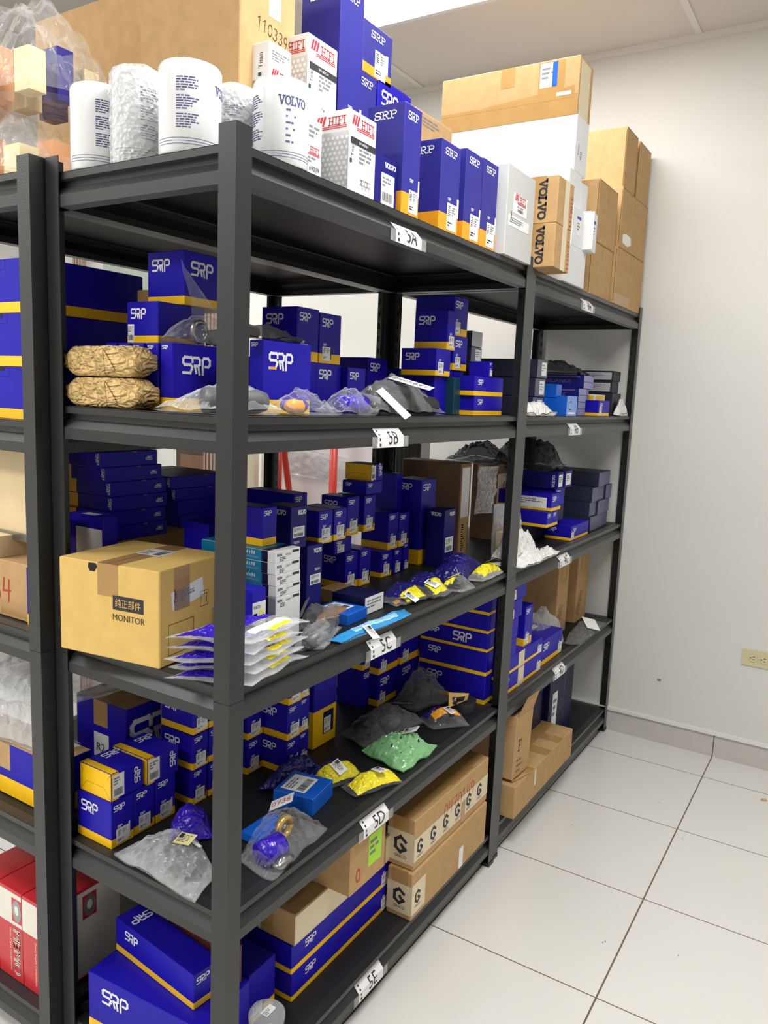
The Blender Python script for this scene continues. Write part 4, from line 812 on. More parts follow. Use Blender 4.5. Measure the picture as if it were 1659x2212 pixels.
        if style == 'lightblue': rect(mb, E_, .0005, .0005, d, h, 'bright_blue'); text(mb, F, 'C', w*.2, h*.3, h*.45, 'white_print', bold=.001); rect(mb, F, w*.15, h*.1, w*.8, h*.2, 'white_print')
        if style == 'volsmall': rect(mb, F, .001, .001, w-.001, h*.8, 'white_box'); rect(mb, F, w*.5, h*.5, w*.8, h*.66, 'lit_yellow', .0007); slab(mb, F, 'VOLVO', w*.1, h*.7, .005, 'ink', w*.5); lines(mb, F, w*.1, h*.5, w*.3, h*.14, 2, 'ink_grey', rnd)
    elif style == 'memo':
        shell(mb, w, d, h, 'memo_red')
        rect(mb, E_, .0005, h*.62, d-.0005, h*.97, 'memo_white'); rect(mb, F, .0005, h*.28, w-.0005, h*.97, 'memo_white'); rect(mb, F, w*.0, h*.03, w*.28, h*.5, 'memo_red', .0003); rect(mb, F, w*.3, h*.03, w-.001, h*.4, 'memo_white', .0005)
        for f, u in ((E_, d*.6), (F, w*.46)):
            q = d*.42
            rect(mb, f, u, h*.66, u+q, h*.92, 'memo_red', .0006)
            n = 18; mb.add([f.p(u+q*.5+q*(.46 if i % 2 else .4)*math.cos(2*math.pi*i/(2*n)), h*.79+h*.125*(1 if i % 2 else .9)*math.sin(2*math.pi*i/(2*n)), .0009) for i in range(2*n)], [tuple(range(2*n))], 'gear')
            mb.add([f.p(u+q*.5+q*.2*math.cos(2*math.pi*i/20), h*.8+h*.055*math.sin(2*math.pi*i/20), .0012) for i in range(20)], [tuple(range(20))], 'memo_white')
        g = E_.sub(d*.7, h*.6, h, d, -math.pi/2)
        text(mb, g, 'MEMO', h*.03, -.006, .024, 'memo_white', h*.5, bold=.0012); text(mb, g, 'Diesel Engine Components', h*.03, -.02, .0075, 'memo_white', h*.48); text(mb, g, '.', h*.03, -.03, .001, 'memo_white')
        lines(mb, F, w*.62, h*.1, w*.3, h*.26, 5, 'ink', rnd); barcode(mb, F, w*.36, h*.2, w*.16, h*.16, 'ink', rnd)
    elif style == 'woodtop':
        mb.box(0, 0, 0, w, d, h, 'wood'); mb.box(-.006, 0, -.012, w, d, .004, 'part_metal')
        stroke(mb, E_, [[(0, 0), (0, 1), (1, 1)], [(1, 1), (1, 0)]], d*.12, .005, .03, .03, .012, 'part_metal', .006)
    cat = {'parts_box': 'box', 'filter_box': 'box', 'bearing_box': 'box', 'carton': 'carton', 'wooden_crate': 'crate'}[name]
    loc = (x, y, z); rz = math.radians(yaw)
    if kids:
        r = empty(name, loc, rz); mb.build('box_body', r)
        for a, k in kids: sticker(r, *a, **k)
    else:
        r = mb.build(name); r.location = loc; r.rotation_euler = (0, 0, rz)
    return tag(r, label, cat, group or None)
# ------------------------------------------------------------------ the room
XB, YL, YR, XF = 2.445, 4.4, -3.3, -3.4
b = MB(); b.box(XF, YR, -.05, 4.2, YL, 0, 'tiles'); structure('floor', b, 'white tiled floor with dark grout')
b = MB(); b.box(XF, YR, CEIL, 4.2, YL, CEIL+.05, 'ceiling'); ce = structure('ceiling', b, 'suspended ceiling of pale panels')
b = MB()
for x in [1.83-.61*k for k in range(-1, 9)]: b.box(x-.012, YR, CEIL-.004, x+.012, YL, CEIL, 'tbar')
for y in [-.12+1.22*k for k in range(-3, 4)]: b.box(XF, y-.012, CEIL-.0045, XB, y+.012, CEIL, 'tbar')
b.box(XB-.022, YR, CEIL-.022, XB, 1.25, CEIL-.0, 'tbar'); structure('trim_1', b, 'white ceiling grid bars')
b = MB(); b.box(XB, YR, 0, XB+.1, YL, CEIL, 'wall_white')
b.quad((XB-.0006, -.19, .268), (XB-.0006, -.205, .268), (XB-.0006, -.208, .277), (XB-.0006, -.193, .279), 'ink_grey')
structure('wall_back', b, 'white wall behind the shelving units')
b = MB(); b.box(XF, YL, 0, XB+.1, YL+.1, CEIL, 'wall_white'); structure('wall_left', b)
b = MB(); b.box(XF, YR-.1, 0, XB+.1, YR, CEIL, 'wall_white'); structure('wall_right', b)
b = MB(); b.box(XF-.1, YR, 0, XF, YL, CEIL, 'wall_white'); structure('wall_front', b)
# the partition with the doorway behind the shelves
b = MB(); XJ = 1.262
b.box(XJ, 1.24, 0, XJ+.1, 1.29, CEIL, 'wall_white'); b.box(XJ, 2.02, 0, XJ+.1, 2.335, CEIL, 'wall_white'); b.box(XJ, 1.29, 2.1, XJ+.1, 2.02, CEIL, 'wall_white'); b.box(XF, 2.335, 0, XJ+.1, 2.43, CEIL, 'wall_white')
structure('wall_partition', b, 'white partition wall with a doorway')
b = MB()
for y0, y1 in ((1.24, 1.3), (2.0, 2.06)):
    b.box(XJ-.02, y0, 0, XJ, y1, 2.1, 'trim_brown')
    for k in range(3): b.box(XJ-.026, y0+.01+.018*k, 0, XJ-.02, y0+.018+.018*k, 2.1, 'trim_brown')
b.box(XJ-.02, 1.24, 2.1, XJ, 2.06, 2.16, 'trim_brown'); structure('trim_2', b, 'ribbed brown door frame')
b = MB(); b.box(XJ+.03, 1.3, 0, XJ+.07, 1.5, 2.09, 'door_brown')
for z in (.2, .75, 1.3): b.box(XJ+.022, 1.33, z, XJ+.03, 1.47, z+.42, 'carton_dark')
structure('door_1', b, 'narrow brown door leaf beside the open doorway')
b = MB(); b.box(XJ+.5, 1.5, 0, XJ+.53, 1.8, 1.3, 'cream_wall'); structure('wall_inner', b, 'cream wall seen through the doorway')
b = MB(); b.box(XB-.03, 2.9, 0, XB-.001, YL, CEIL, 'wall_grey'); structure('wall_grey', b, 'grey panel seen through the doorway')
b = MB(); b.box(XB-.012, YR, 0, XB, 1.1, .096, 'baseboard'); b.box(XB-.022, YR, .096, XB, 1.1, .108, 'ledge')
b.box(XB-.0126, -.4428, 0, XB-.011, -.439, .096, 'grout'); structure('baseboard_back', b, 'grey tile baseboard with a white ledge')
b = MB()
for pts in ([(2.15, -.655), (2.17, -.66), (2.18, -.672), (2.16, -.68), (2.148, -.668)],): b.add([(x, y, .0006) for x, y in pts], [tuple(range(len(pts)))], 'kraft')
for x, y in ((1.033, -.398), (1.04, -.403), (1.556, -.135), (1.9, -.35), (1.7, -.47), (1.1, -.58)): b.quad((x, y, .0006), (x+.006, y+.001, .0006), (x+.007, y+.004, .0006), (x+.001, y+.003, .0006), 'ink_grey')
tag(b.build('floor_stains'), 'small stains on the white floor tiles', 'stain', kind='stuff')
# wall outlet
r = empty('wall_outlet', (XB, -.51, .416))
b = MB(); b.box(-.006, -.115, 0, 0, 0, .066, 'ivory'); b.build('outlet_plate', r)
for k in range(2):
    b = MB(); y0 = -.04-.04*k
    b.prism([(y0+.016*math.cos(2*math.pi*i/20), .034+.016*math.sin(2*math.pi*i/20)) for i in range(20)], 'x', -.009, -.006, 'ivory')
    b.box(-.0095, y0-.008, .038, -.009, y0, .0405, 'dark_hole'); b.box(-.0095, y0-.007, .027, -.009, y0, .0295, 'dark_hole'); b.box(-.0095, y0+.006, .031, -.009, y0+.01, .036, 'dark_hole'); b.build('socket', r)
tag(r, 'ivory double wall outlet mounted sideways on the white wall', 'outlet')
# ceiling lights: every fitting carries its own lamp
for i, ((x, y), k) in enumerate(LIGHTS):
    r = empty('ceiling_light', (x, y, CEIL-.006))
    b = MB(); b.box(-.3, -.6, -.004, -.28, .6, .004, 'light_frame'); b.box(.28, -.6, -.004, .3, .6, .004, 'light_frame'); b.box(-.28, -.6, -.004, .28, -.575, .004, 'light_frame'); b.box(-.28, .575, -.004, .28, .6, .004, 'light_frame'); b.build('frame', r)
    b = MB(); b.quad((-.28, -.575, -.001), (-.28, .575, -.001), (.28, .575, -.001), (.28, -.575, -.001), 'fitting_glow'); b.build('diffuser', r)
    l = bpy.data.lights.new('lamp', 'AREA'); l.shape = 'RECTANGLE'; l.size = .56; l.size_y = 1.15; l.energy = LIGHT_W*k; l.color = (1, .985, .95)
    lo = bpy.data.objects.new('lamp', l); COL.objects.link(lo); lo.parent = r; lo.location = (0, 0, -.012)
    tag(r, ['bright ceiling light panel above the shelves at the top of the picture', 'ceiling light panel over the near end of the shelves', 'ceiling light panel over the aisle near the camera', 'ceiling light panel in the room behind the shelves', 'ceiling light panel over the far aisle behind the shelves'][i], 'light', 'ceiling lights')

# ------------------------------------------------------------------ shelving units
LEV = [.103, .515, .932, 1.388, 1.803]; PW = .036
BEAM = [(.007, 0), (.007, -.0125), (.018, -.0135), (.018, -.024), (.0025, -.040), (.0025, -.060), (.03, -.060), (.03, -.0585), (.0045, -.0585), (.0045, -.0405), (.02, -.0245), (.02, -.012), (.03, -.012), (.03, 0)]
def unit(x0, y0, L, D, label, m, lev=LEV, H=1.83):
    r = empty('shelving_unit', (x0, y0, 0)); t = .002
    for sx in (0, 1):
        for sy in (0, 1):
            b = MB()
            for za, zb in ((.012, .9085), (.9095, H)):
                X = lambda v: v if sx == 0 else L-v
                Y = lambda v: v if sy == 0 else D-v
                poly = [(X(0), Y(0)), (X(PW), Y(0)), (X(PW), Y(t)), (X(t), Y(t)), (X(t), Y(PW)), (X(0), Y(PW))]
                if (sx+sy) % 2: poly = poly[::-1]
                b.prism(poly, 'z', za, zb, m)
            z = .04                                      # keyhole slots along the end flange
            while z < H-.02:
                xx = X(t+.0004); a, c = sorted((Y(PW*.72), Y(PW*.9))); b.quad((xx, a, z), (xx, c, z), (xx, c, z+.018), (xx, a, z+.018), 'dark_hole'); z += .038
            b.build('post', r)
            f = MB(); a, c = sorted((X(-.002), X(PW*.95))); d_, e_ = sorted((Y(-.002), Y(PW*.95))); f.box(a, d_, 0, c, e_, .012, 'plastic_black'); f.build('foot', r)
    for z in lev:
        for s in (0, 1):
            b = MB(); b.prism([((v if s == 0 else D-v), z+q) for v, q in (BEAM if s else BEAM[::-1])], 'x', PW*.3 if False else t, L-t, m); b.build('beam', r)
            b = MB(); b.prism([((v if s == 0 else L-v), z+q) for v, q in (BEAM[::-1] if s else BEAM)], 'y', t, D-t, m); b.build('end_beam', r)
        b = MB(); b.box(.03, .03, z-.012, L-.03, D-.03, z-.001, 'board'); b.box(.007, .007, z-.001, L-.007, D-.007, z-.0002, 'board')
        b.build('shelf_board', r)
    return tag(r, label, 'shelf unit', 'black steel shelving units')
u5 = unit(0, 0, 1.2, .46, 'nearest black steel shelving unit with shelves tagged 5A to 5E', 'metal')
u4 = unit(1.206, .004, 1.224, .456, 'black steel shelving unit between the nearest unit and the white wall', 'metal')
ul = unit(-.03, .464, 1.22, .46, 'rough textured shelving unit standing back to back with the nearest one', 'hammer', [.105, .525, .942, 1.356, 1.806])
TAGS = [(u5, 0, '5A', .468, 1.803), (u5, 0, '5B', .43, 1.388), (u5, 0, '5C', .437, .932), (u5, 0, '5D', .438, .515), (u5, 0, '5E', .445, .103), (u4, 1.206, '4A', 1.675, 1.803), (u4, 1.206, '4B', 1.64, 1.388), (u4, 1.206, '4C', 1.64, .932), (u4, 1.206, '4D', 1.68, .515)]
for u, ox, t, x, z in TAGS:
    w, h = .105, .043; b = MB(); x -= ox
    pr = [(.0165, -.0245), (.0015, -.0405), (.0012, -.0635)]
    pr = [Vector((0, a-.001, z+c)) for a, c in pr]
    U = Vector((1, 0, 0))
    b.quad(pr[1]+U*x, pr[1]+U*(x+w), pr[0]+U*(x+w), pr[0]+U*x, 'sticker'); b.quad(pr[2]+U*x, pr[2]+U*(x+w), pr[1]+U*(x+w), pr[1]+U*x, 'sticker')
    for a, c in ((-.02, .0), (w, w+.02)):
        b.quad(pr[2]+U*(x+a), pr[2]+U*(x+c), pr[1]+U*(x+c), pr[1]+U*(x+a), 'film_milky')
    hi = MB(); f1 = Face(pr[2]+U*x, U, (pr[1]-pr[2]).normalized(), w, .023); f2 = Face(pr[1]+U*x, U, (pr[0]-pr[1]).normalized(), w, .022)
    vs, fs, tx, ty, tw, th = glyphs(t); k = .03/th
    def fold(px, py): return f1.p(px, py, .0006) if py <= .023 else f2.p(px, py-.023, .0006)
    def clip(P, up):
        out = []
        for i in range(len(P)):
            p, q = P[i], P[(i+1) % len(P)]; ip, iq = (p[1] >= .023) == up, (q[1] >= .023) == up
            if ip: out.append(p)
            if ip != iq: s_ = (.023-p[1])/(q[1]-p[1]); out.append((p[0]+(q[0]-p[0])*s_, .023))
        return out
    for fc_ in fs:
        P = [(w*.42+(vs[i][0]-tx)*k*.85, .006+(vs[i][1]-ty)*k) for i in fc_]
        for up in (0, 1):
            Q = clip(P, bool(up))
            if len(Q) > 2: b.add([(f2.p(x_, y_-.023, .0006) if up else f1.p(x_, y_, .0006)) for x_, y_ in Q], [tuple(range(len(Q)))], 'ink')
    for i in range(4): rect(b, f1 if i < 2 else f2, .008, (.003+.011*i) if i < 2 else .003+.01*(i-2), .0125 if i else .015, (.009+.011*i) if i < 2 else .0075+.01*(i-2), 'ink')
    o = b.build('shelf_tag', u); o['label'] = 'white paper tag reading %s' % t

# ------------------------------------------------------------------ boxes
for row in ROWS: make_box(row)

# ------------------------------------------------------------------ bags and loose parts
def pillow(mb, q, h, m='film', zones=(), n=22, k=16, seed=0, crump=.5, base=.05, nrm=(0, 0, 1), flat=.06):
    """a sealed bag: q = four corners, h = bulge along nrm; zones = (u0, u1, v0, v1, material) printed on the upper skin"""
    q = [Vector(p) for p in q]; nv = Vector(nrm); sd = Vector((seed*7.13, seed*3.7, seed*1.9)); vs = []; fs = []; ms = []
    def P(u, v): return (q[0]*(1-u)+q[1]*u)*(1-v)+(q[3]*(1-u)+q[2]*u)*v
    for side in (1, 0):
        for j in range(k+1):
            for i in range(n+1):
                u, v = i/n, j/k; e = min(u, 1-u)/flat if min(u, 1-u) < flat else 1; g = min(v, 1-v)/flat if min(v, 1-v) < flat else 1
                ed = min(e, g); pr = (math.sin(math.pi*u)**.6)*(math.sin(math.pi*v)**.6)
                p = P(u, v); c1 = noise.noise(p*38+sd); c2 = abs(noise.noise(p*75+sd*2)); c3 = noise.noise(p*14+sd*3)
                zz = (base*h+h*(1-base)*pr*(1+.35*c3*crump)+(h*.6+.012)*crump*(.2*c1+.34*(c2-.25)+.16*abs(noise.noise(p*150+sd*7)))*ed) if side else .0004
                zz = max(zz, .0008 if side else 0)
                wob = Vector((noise.noise(p*11+sd*4), noise.noise(p*11+sd*5), 0))*.008*crump
                wob -= nv*wob.dot(nv)
                rim = (.0 if ed >= 1 else (1-ed)*(noise.noise(p*20+sd*6)+.5)*.012*crump) if side else (.0 if ed >= 1 else max(0, (1-ed)*(noise.noise(p*20+sd*6)+.5)*.012*crump-.0006))
                vs.append(p+wob+nv*(zz+max(rim, 0)))
    o2 = (n+1)*(k+1)
    for j in range(k):
        for i in range(n):
            a = j*(n+1)+i; u, v = (i+.5)/n, (j+.5)/k; mm = m
            for z in zones:
                if z[0] <= u <= z[1] and z[2] <= v <= z[3]: mm = z[4]
            mb.add([vs[a], vs[a+1], vs[a+n+2], vs[a+n+1]], [(0, 1, 2, 3)], mm, False)
            a += o2; mb.add([vs[a], vs[a+1], vs[a+n+2], vs[a+n+1]], [(3, 2, 1, 0)], m, False)
    return lambda u, v: vs[min(k, int(round(v*k)))*(n+1)+min(n, int(round(u*n)))]
def weld(o, smooth=True):
    import bmesh
    bm = bmesh.new(); bm.from_mesh(o.data); bmesh.ops.remove_doubles(bm, verts=bm.verts, dist=1e-5)
    for f in bm.faces: f.smooth = smooth
    bm.to_mesh(o.data); bm.free()
def tagface(f, u, v, w, h, ang=0):                      # a printing face lying on a bag near (u, v)
    c = f(u, v); a = f(min(u+.12, 1), v)-c; b = f(u, min(v+.15, 1))-c
    a.normalize(); b = (b-a*b.dot(a)).normalized(); n = a.cross(b)
    if n.z < 0 and abs(n.z) > .3: b = -b
    F = Face(c+a.cross(b)*.004, a, b, w, h); return F.sub(0, 0, w, h, ang) if ang else F
def lump(mb, c, s, m, seed=0, n=14, k=9, rough=.2):
    sd = Vector((seed, seed*2.3, seed*.7)); vs, fs = [], []
    for j in range(k+1):
        th = math.pi*j/k
        for i in range(n):
            ph = 2*math.pi*i/n; d = Vector((math.sin(th)*math.cos(ph), math.sin(th)*math.sin(ph), math.cos(th)))
            d = d*(1+rough*noise.noise(d*2.2+sd)); vs.append((c[0]+s[0]*d.x, c[1]+s[1]*d.y, c[2]+s[2]*d.z))
    for j in range(k):
        for i in range(n): fs.append((j*n+i, (j+1)*n+i, (j+1)*n+(i+1) % n, j*n+(i+1) % n))
    mb.add(vs, fs, m, True)
def bag(name, label, q, z, h, m='film', zones=(), inside=(), lab=(), group=None, seed=0, crump=.5, nrm=(0, 0, 1), cat='bag', base=.05, n=30, k=22, flat=.06):
    q = [Vector((p[0], p[1], z if len(p) < 3 else p[2])) for p in q]
    c = sum(q, Vector())/4; c.z = min(p.z for p in q); r = empty(name, c)
    b = MB(); f = pillow(b, [p-c for p in q], h, m, zones, seed=seed, crump=crump, nrm=nrm, base=base, n=n, k=k, flat=flat); o = b.build('film_bag' if m.startswith('film') else 'pouch', r); weld(o, not m.startswith('film'))
    if inside:
        b = MB()
        for it in inside:
            if it[0] == 'lump': lump(b, Vector(it[1])-c, it[2], it[3], seed+it[1][0]*9, rough=it[4] if len(it) > 4 else .2)
            elif it[0] == 'tube': b.tube([Vector(p)-c for p in it[1]], it[2], it[3], 16)
            elif it[0] == 'box': a, d = Vector(it[1])-c, Vector(it[2])-c; b.box(*a, *d, it[3])
            elif it[0] == 'ring': b.tube([Vector(it[1])-c+Vector((it[2]*math.cos(t*.4189), 0, it[2]*math.sin(t*.4189))) for t in range(16)], it[3], it[4], 10)
        b.build('contents', r)
    for i, (u, v, w, hh, kind, mm, ang) in enumerate(lab):
        F = tagface(f, u, v, w, hh, ang); s = MB(); rnd = random.Random(seed*31+i)
        rect(s, F, 0, 0, w, hh, mm, .0005); F2 = Face(F.p(0, 0, .0006), F.u, F.v, w, hh)
        if kind == 'lines': lines(s, F2, w*.1, hh*.15, w*.8, hh*.7, 5, 'ink_grey', rnd); rect(s, F2, w*.08, hh*.55, w*.3, hh*.9, 'ink', .0006)
        elif kind and kind[0] == '#': hand(s, F2, kind[1:], w*.06, hh*.3, hh*.42, 'ink' if 'r' not in kind else 'ink_red', .1)
        elif kind == 'logo': logo(s, F2, w*.1, hh*.2, hh*.55)
        s.build('label_sticker', r)
    return tag(r, label, cat, group)
A, B_, C, D, E = 1.803, 1.388, .932, .515, .103
NV, YE = 'poly_navy', 'poly_yellow'
# stack of printed bags beside the monitor carton
nm = ['lowest', 'second from below', 'middle', 'second from the top', 'topmost']
for i in range(5):
    dx = [.0, .006, -.004, .004, 0][i]
    bag('printed_bag', 'purple printed clear bag, %s of the five by the monitor carton' % nm[i], [(-.028+dx, .122), (.042+dx, -.012), (.225-.02*(i % 2), .006), (.155-.01*(i % 2), .102)], C+.0015+.0175*i, .021, 'film_milky', [(.07, .62, .06, .95, NV), (.62, .74, .1, .9, NV if i % 2 else 'film'), (.74, .84, .25, .85, 'poly_white' if i == 4 else 'film'), (.84, .93, .4, .75, YE)],
        lab=[(.34, .62, .06, .02, 'logo', NV, math.pi)] if i in (0, 4) else (), group='purple printed bags stacked by the monitor carton', seed=i+1, crump=.6, n=34, k=22, flat=.09)
bag('parts_bag', 'clear bag holding dark hose pieces, in front of the bearing boxes on 5C', [(.225, .045), (.27, .0), (.405, .055), (.35, .1)], C+.001, .036, 'film', inside=[('tube', [(.25, .03, C+.016), (.33, .045, C+.016), (.385, .07, C+.016)], .013, 'rubber_grey')], lab=[(.45, .5, .05, .018, '#1945', 'film', 0)], seed=11, crump=.8)
bag('parts_bag', 'grey clear bag with a white label, lying at the foot of the bearing boxes', [(.33, .115), (.39, .1), (.50, .135), (.42, .164)], C+.001, .042, 'film_grey', inside=[('lump', (.41, .135, C+.02), (.04, .016, .015), 'rubber')], lab=[(.12, .3, .05, .03, '#2', 'sticker', .3)], seed=12, crump=.8)
bag('parts_bag', 'clear bag with a brown foam roll on shelf 5C', [(.335, .1), (.395, .074), (.53, .108), (.47, .13)], C+.001, .042, 'film_grey', inside=[('lump', (.43, .102, C+.019), (.055, .017, .017), 'brown_foam')], seed=13, crump=.7)
o = bag('bearing_strip', 'long blue film strip of pale pads along the front edge of shelf 5C', [(.318, .034), (.316, -.003), (.60, -.006), (.625, .03)], C+.001, .016, 'poly_blue', [(.06+.12*k, .15+.12*k, .22, .8, 'pad_pale') for k in range(6)], lab=[(.66, .3, .04, .022, 'lines', 'sticker', 0)], seed=14, crump=.6, n=34)
bag('printed_bag', 'navy printed bag with a yellow end, nearest of the row on shelf 5C', [(.64, .12), (.655, .048), (.775, .036), (.85, .185)], C+.001, .03, 'film_grey', [(.05, .68, .08, .92, 'poly_navy_dark'), (.68, .95, .12, .8, YE)], lab=[(.74, .2, .036, .024, 'lines', 'sticker', .2)], seed=15)
bag('printed_bag', 'navy printed bag with a yellow end, middle of the row on shelf 5C', [(.76, .13), (.745, .015), (.835, .012), (.95, .16)], C+.004, .042, 'film_grey', [(.05, .62, .08, .92, 'poly_navy_dark'), (.62, .95, .12, .8, YE)], lab=[(.6, .15, .036, .026, 'lines', 'sticker', .3)], seed=16)
bag('printed_bag', 'small clear bag with yellow fittings right of the printed bags on 5C', [(.85, .06), (.865, .0), (.94, -.004), (.96, .07)], C+.001, .036, 'film', [(.1, .5, .1, .9, YE)], inside=[('lump', (.91, .03, C+.015), (.025, .02, .012), 'rubber')], lab=[(.2, .25, .034, .022, 'lines', 'sticker', .2)], seed=17)
bag('printed_bag', 'large dark navy bag lying by the upright on shelf 5C', [(.92, .14), (.95, .045), (1.155, .06), (1.15, .16)], C+.001, .06, 'poly_navy_dark', seed=18, crump=.4)
bag('printed_bag', 'padded yellow bag with a grey label next to the upright on 5C', [(1.0, .055), (1.01, .008), (1.155, .006), (1.155, .05)], C+.002, .04, 'film_milky', [(.04, .92, .08, .9, YE)], lab=[(.35, .5, .035, .018, 'lines', 'grey_label', 0)], seed=19, crump=.5)
bag('parts_bag', 'flat clear sachet with an orange end in the middle of shelf 5C', [(.645, .1), (.637, .06), (.715, .05), (.73, .098)], C+.001, .01, 'film', [(.05, .5, .1, .9, 'poly_navy_dark'), (.5, .8, .1, .9, 'orange')], lab=[(.55, .3, .028, .018, 'lines', 'sticker', 0)], seed=20)
bag('crumpled_film', 'crumpled clear film hanging beside the taped brown carton on 5C', [(1.375, .22, 1.06), (1.46, .2, 1.06), (1.47, .2, 1.215), (1.39, .22, 1.215)], C, .03, 'film_wrap', seed=21, crump=1.2, nrm=(0, -1, 0))
bag('parts_bag', 'upright clear bag with kraft and navy pieces beside the upright on 5C', [(1.37, .15, C+.002), (1.58, .15, C+.002), (1.58, .15, C+.16), (1.37, .15, C+.17)], C, .05, 'film_milky', inside=[('box', (1.4, .125, C), (1.47, .145, C+.075), 'carton_light'), ('box', (1.48, .118, C), (1.56, .145, C+.065), 'navy'), ('box', (1.47, .146, C+.07), (1.56, .149, C+.11), 'cream')], seed=22, crump=.6, nrm=(0, -1, 0))
bag('parts_bag', 'dark film bundle on top of the dark brown carton on shelf 5C', [(1.45, .2), (1.62, .2), (1.75, .4), (1.5, .4)], C+.282, .07, 'film_dark', seed=23, crump=.9)
# shelf D
bag('parts_bag', 'milky bag of dark parts with a yellow tag at the near corner of 5D', [(.012, .31), (-.005, .075), (.085, .1), (.15, .27)], D+.001, .055, 'film_milky', inside=[('lump', (.055, .16, D+.022), (.03, .04, .02), 'rubber', .5), ('lump', (.08, .2, D+.02), (.03, .03, .017), 'rubber', .5)], lab=[(.5, .42, .035, .035, 'lines', 'tag_yellow', .4), (.58, .62, .03, .01, '', 'sticker', .3)], seed=31, crump=.7)
bag('printed_bag', 'purple printed bag behind the milky bag on shelf 5D', [(.16, .31), (.105, .255), (.165, .195), (.23, .27)], D+.001, .055, NV, seed=32, crump=.5)
bag('parts_bag', 'large clear bag of blue and brass parts just past the front post on 5D', [(.135, .1), (.125, .0), (.335, .03), (.33, .17)], D+.001, .06, 'film_clear', inside=[('tube', [(.155, .055, D+.025), (.205, .05, D+.025)], .026, NV), ('ring', (.255, .08, D+.027), .02, .007, 'brass'), ('ring', (.275, .1, D+.022), .014, .006, 'part_metal'), ('lump', (.18, .02, D+.012), (.025, .012, .01), 'part_metal', .5), ('box', (.2, .1, D+.004), (.3, .15, D+.02), 'bright_blue')], lab=[(.12, .72, .055, .04, '#0736r', 'sticker', .5)], seed=33, crump=.8, n=28)
bag('printed_bag', 'navy printed bag with yellow end lying on the blue box on 5D', [(.455, .21), (.462, .125), (.575, .085), (.6, .165)], D+.001, .045, 'film_grey', [(.04, .5, .08, .94, 'poly_navy_dark'), (.5, .95, .05, .9, YE)], lab=[(.58, .35, .036, .028, 'lines', 'sticker', .1)], seed=34)
bag('printed_bag', 'yellow ended bag nearest the shelf edge in the middle of 5D', [(.495, .11), (.475, .05), (.605, .0), (.64, .075)], D+.001, .035, 'film_grey', [(.04, .3, .08, .94, 'poly_navy_dark'), (.3, .95, .05, .95, YE)], lab=[(.42, .5, .036, .024, 'lines', 'sticker', .1)], seed=35)
bag('printed_bag', 'dark navy bag lying in front of the navy columns on 5D', [(.37, .255), (.4, .215), (.53, .185), (.56, .235)], D+.001, .055, 'poly_navy_dark', seed=36, crump=.4)
bag('bubble_bag', 'green tinted bag with dark printed marks and a white label on 5D', [(.675, .165), (.64, .02), (.81, .018), (.8, .145)], D+.001, .055, 'film_green', [(.1+.22*a, .14+.22*a, .15+.25*c, .22+.25*c, 'ink') for a in range(4) for c in range(3)], lab=[(.5, .55, .045, .028, 'lines', 'sticker', .2)], seed=37, crump=.8, n=30, k=24)
bag('parts_bag', 'long clear bag of dark parts with a white slip in the middle of 5D', [(.715, .265), (.7, .175), (.935, .12), (.95, .24)], D+.001, .065, 'film_grey', inside=[('lump', (.77, .215, D+.025), (.05, .035, .023), 'rubber', .5), ('lump', (.85, .19, D+.022), (.04, .03, .02), 'rubber_grey', .4)], lab=[(.32, .62, .08, .026, '#82', 'sticker', .1)], seed=38, crump=.8)
bag('printed_bag', 'navy bag with an orange tag near the edge on the right of 5D', [(.945, .16), (.915, .085), (1.0, .015), (1.05, .09)], D+.001, .045, 'film_grey', [(.04, .55, .05, .95, 'poly_navy_dark'), (.55, .8, .15, .8, 'orange')], lab=[(.6, .4, .034, .022, 'lines', 'sticker', .2)], seed=39)
bag('parts_bag', 'crumpled clear bag in front of the yellow striped boxes on 5D', [(1.0, .27), (.98, .19), (1.13, .14), (1.16, .25)], D+.001, .1, 'film_grey', inside=[('lump', (1.07, .21, D+.035), (.04, .03, .03), 'rubber')], seed=40, crump=.9)
r = empty('rubber_mount', (1.1, .085, D))
b = MB(); b.prism([(.045*math.cos(2*math.pi*i/24), .035*math.sin(2*math.pi*i/24)) for i in range(24)], 'z', .001, .03, 'rubber'); b.prism([(.026*math.cos(2*math.pi*i/24), .02*math.sin(2*math.pi*i/24)) for i in range(24)], 'z', .03, .038, 'rubber'); b.build('mount_body', r)
for dx in (-.025, .025): b = MB(); b.lathe([(0, .041), (.007, .041), (.007, .03)], (dx, .018, 0), 'part_metal', 12); b.build('bolt', r)
b = MB(); b.quad((-.06, .02, .02), (-.02, -.02, .042), (.03, -.002, .042), (-.02, .04, .05), 'carton_light'); o = b.build('paper_tag', r); o['label'] = 'beige paper tag'
tag(r, 'black rubber mount with a beige tag at the right end of 5D', 'car part')
bag('film_sheet', 'loose clear film lying over the open navy carton of the left unit', [(.03, .56), (.03, .9), (.34, .82), (.34, .5)], .7355, .07, 'film_milky', seed=41, crump=.9)
bag('film_sheet', 'milky plastic bag draped over the deep navy carton on the left unit', [(.022, .52), (.012, .86), (.1, .86), (.1, .52)], .648, .12, 'film_milky', seed=42, crump=.9)
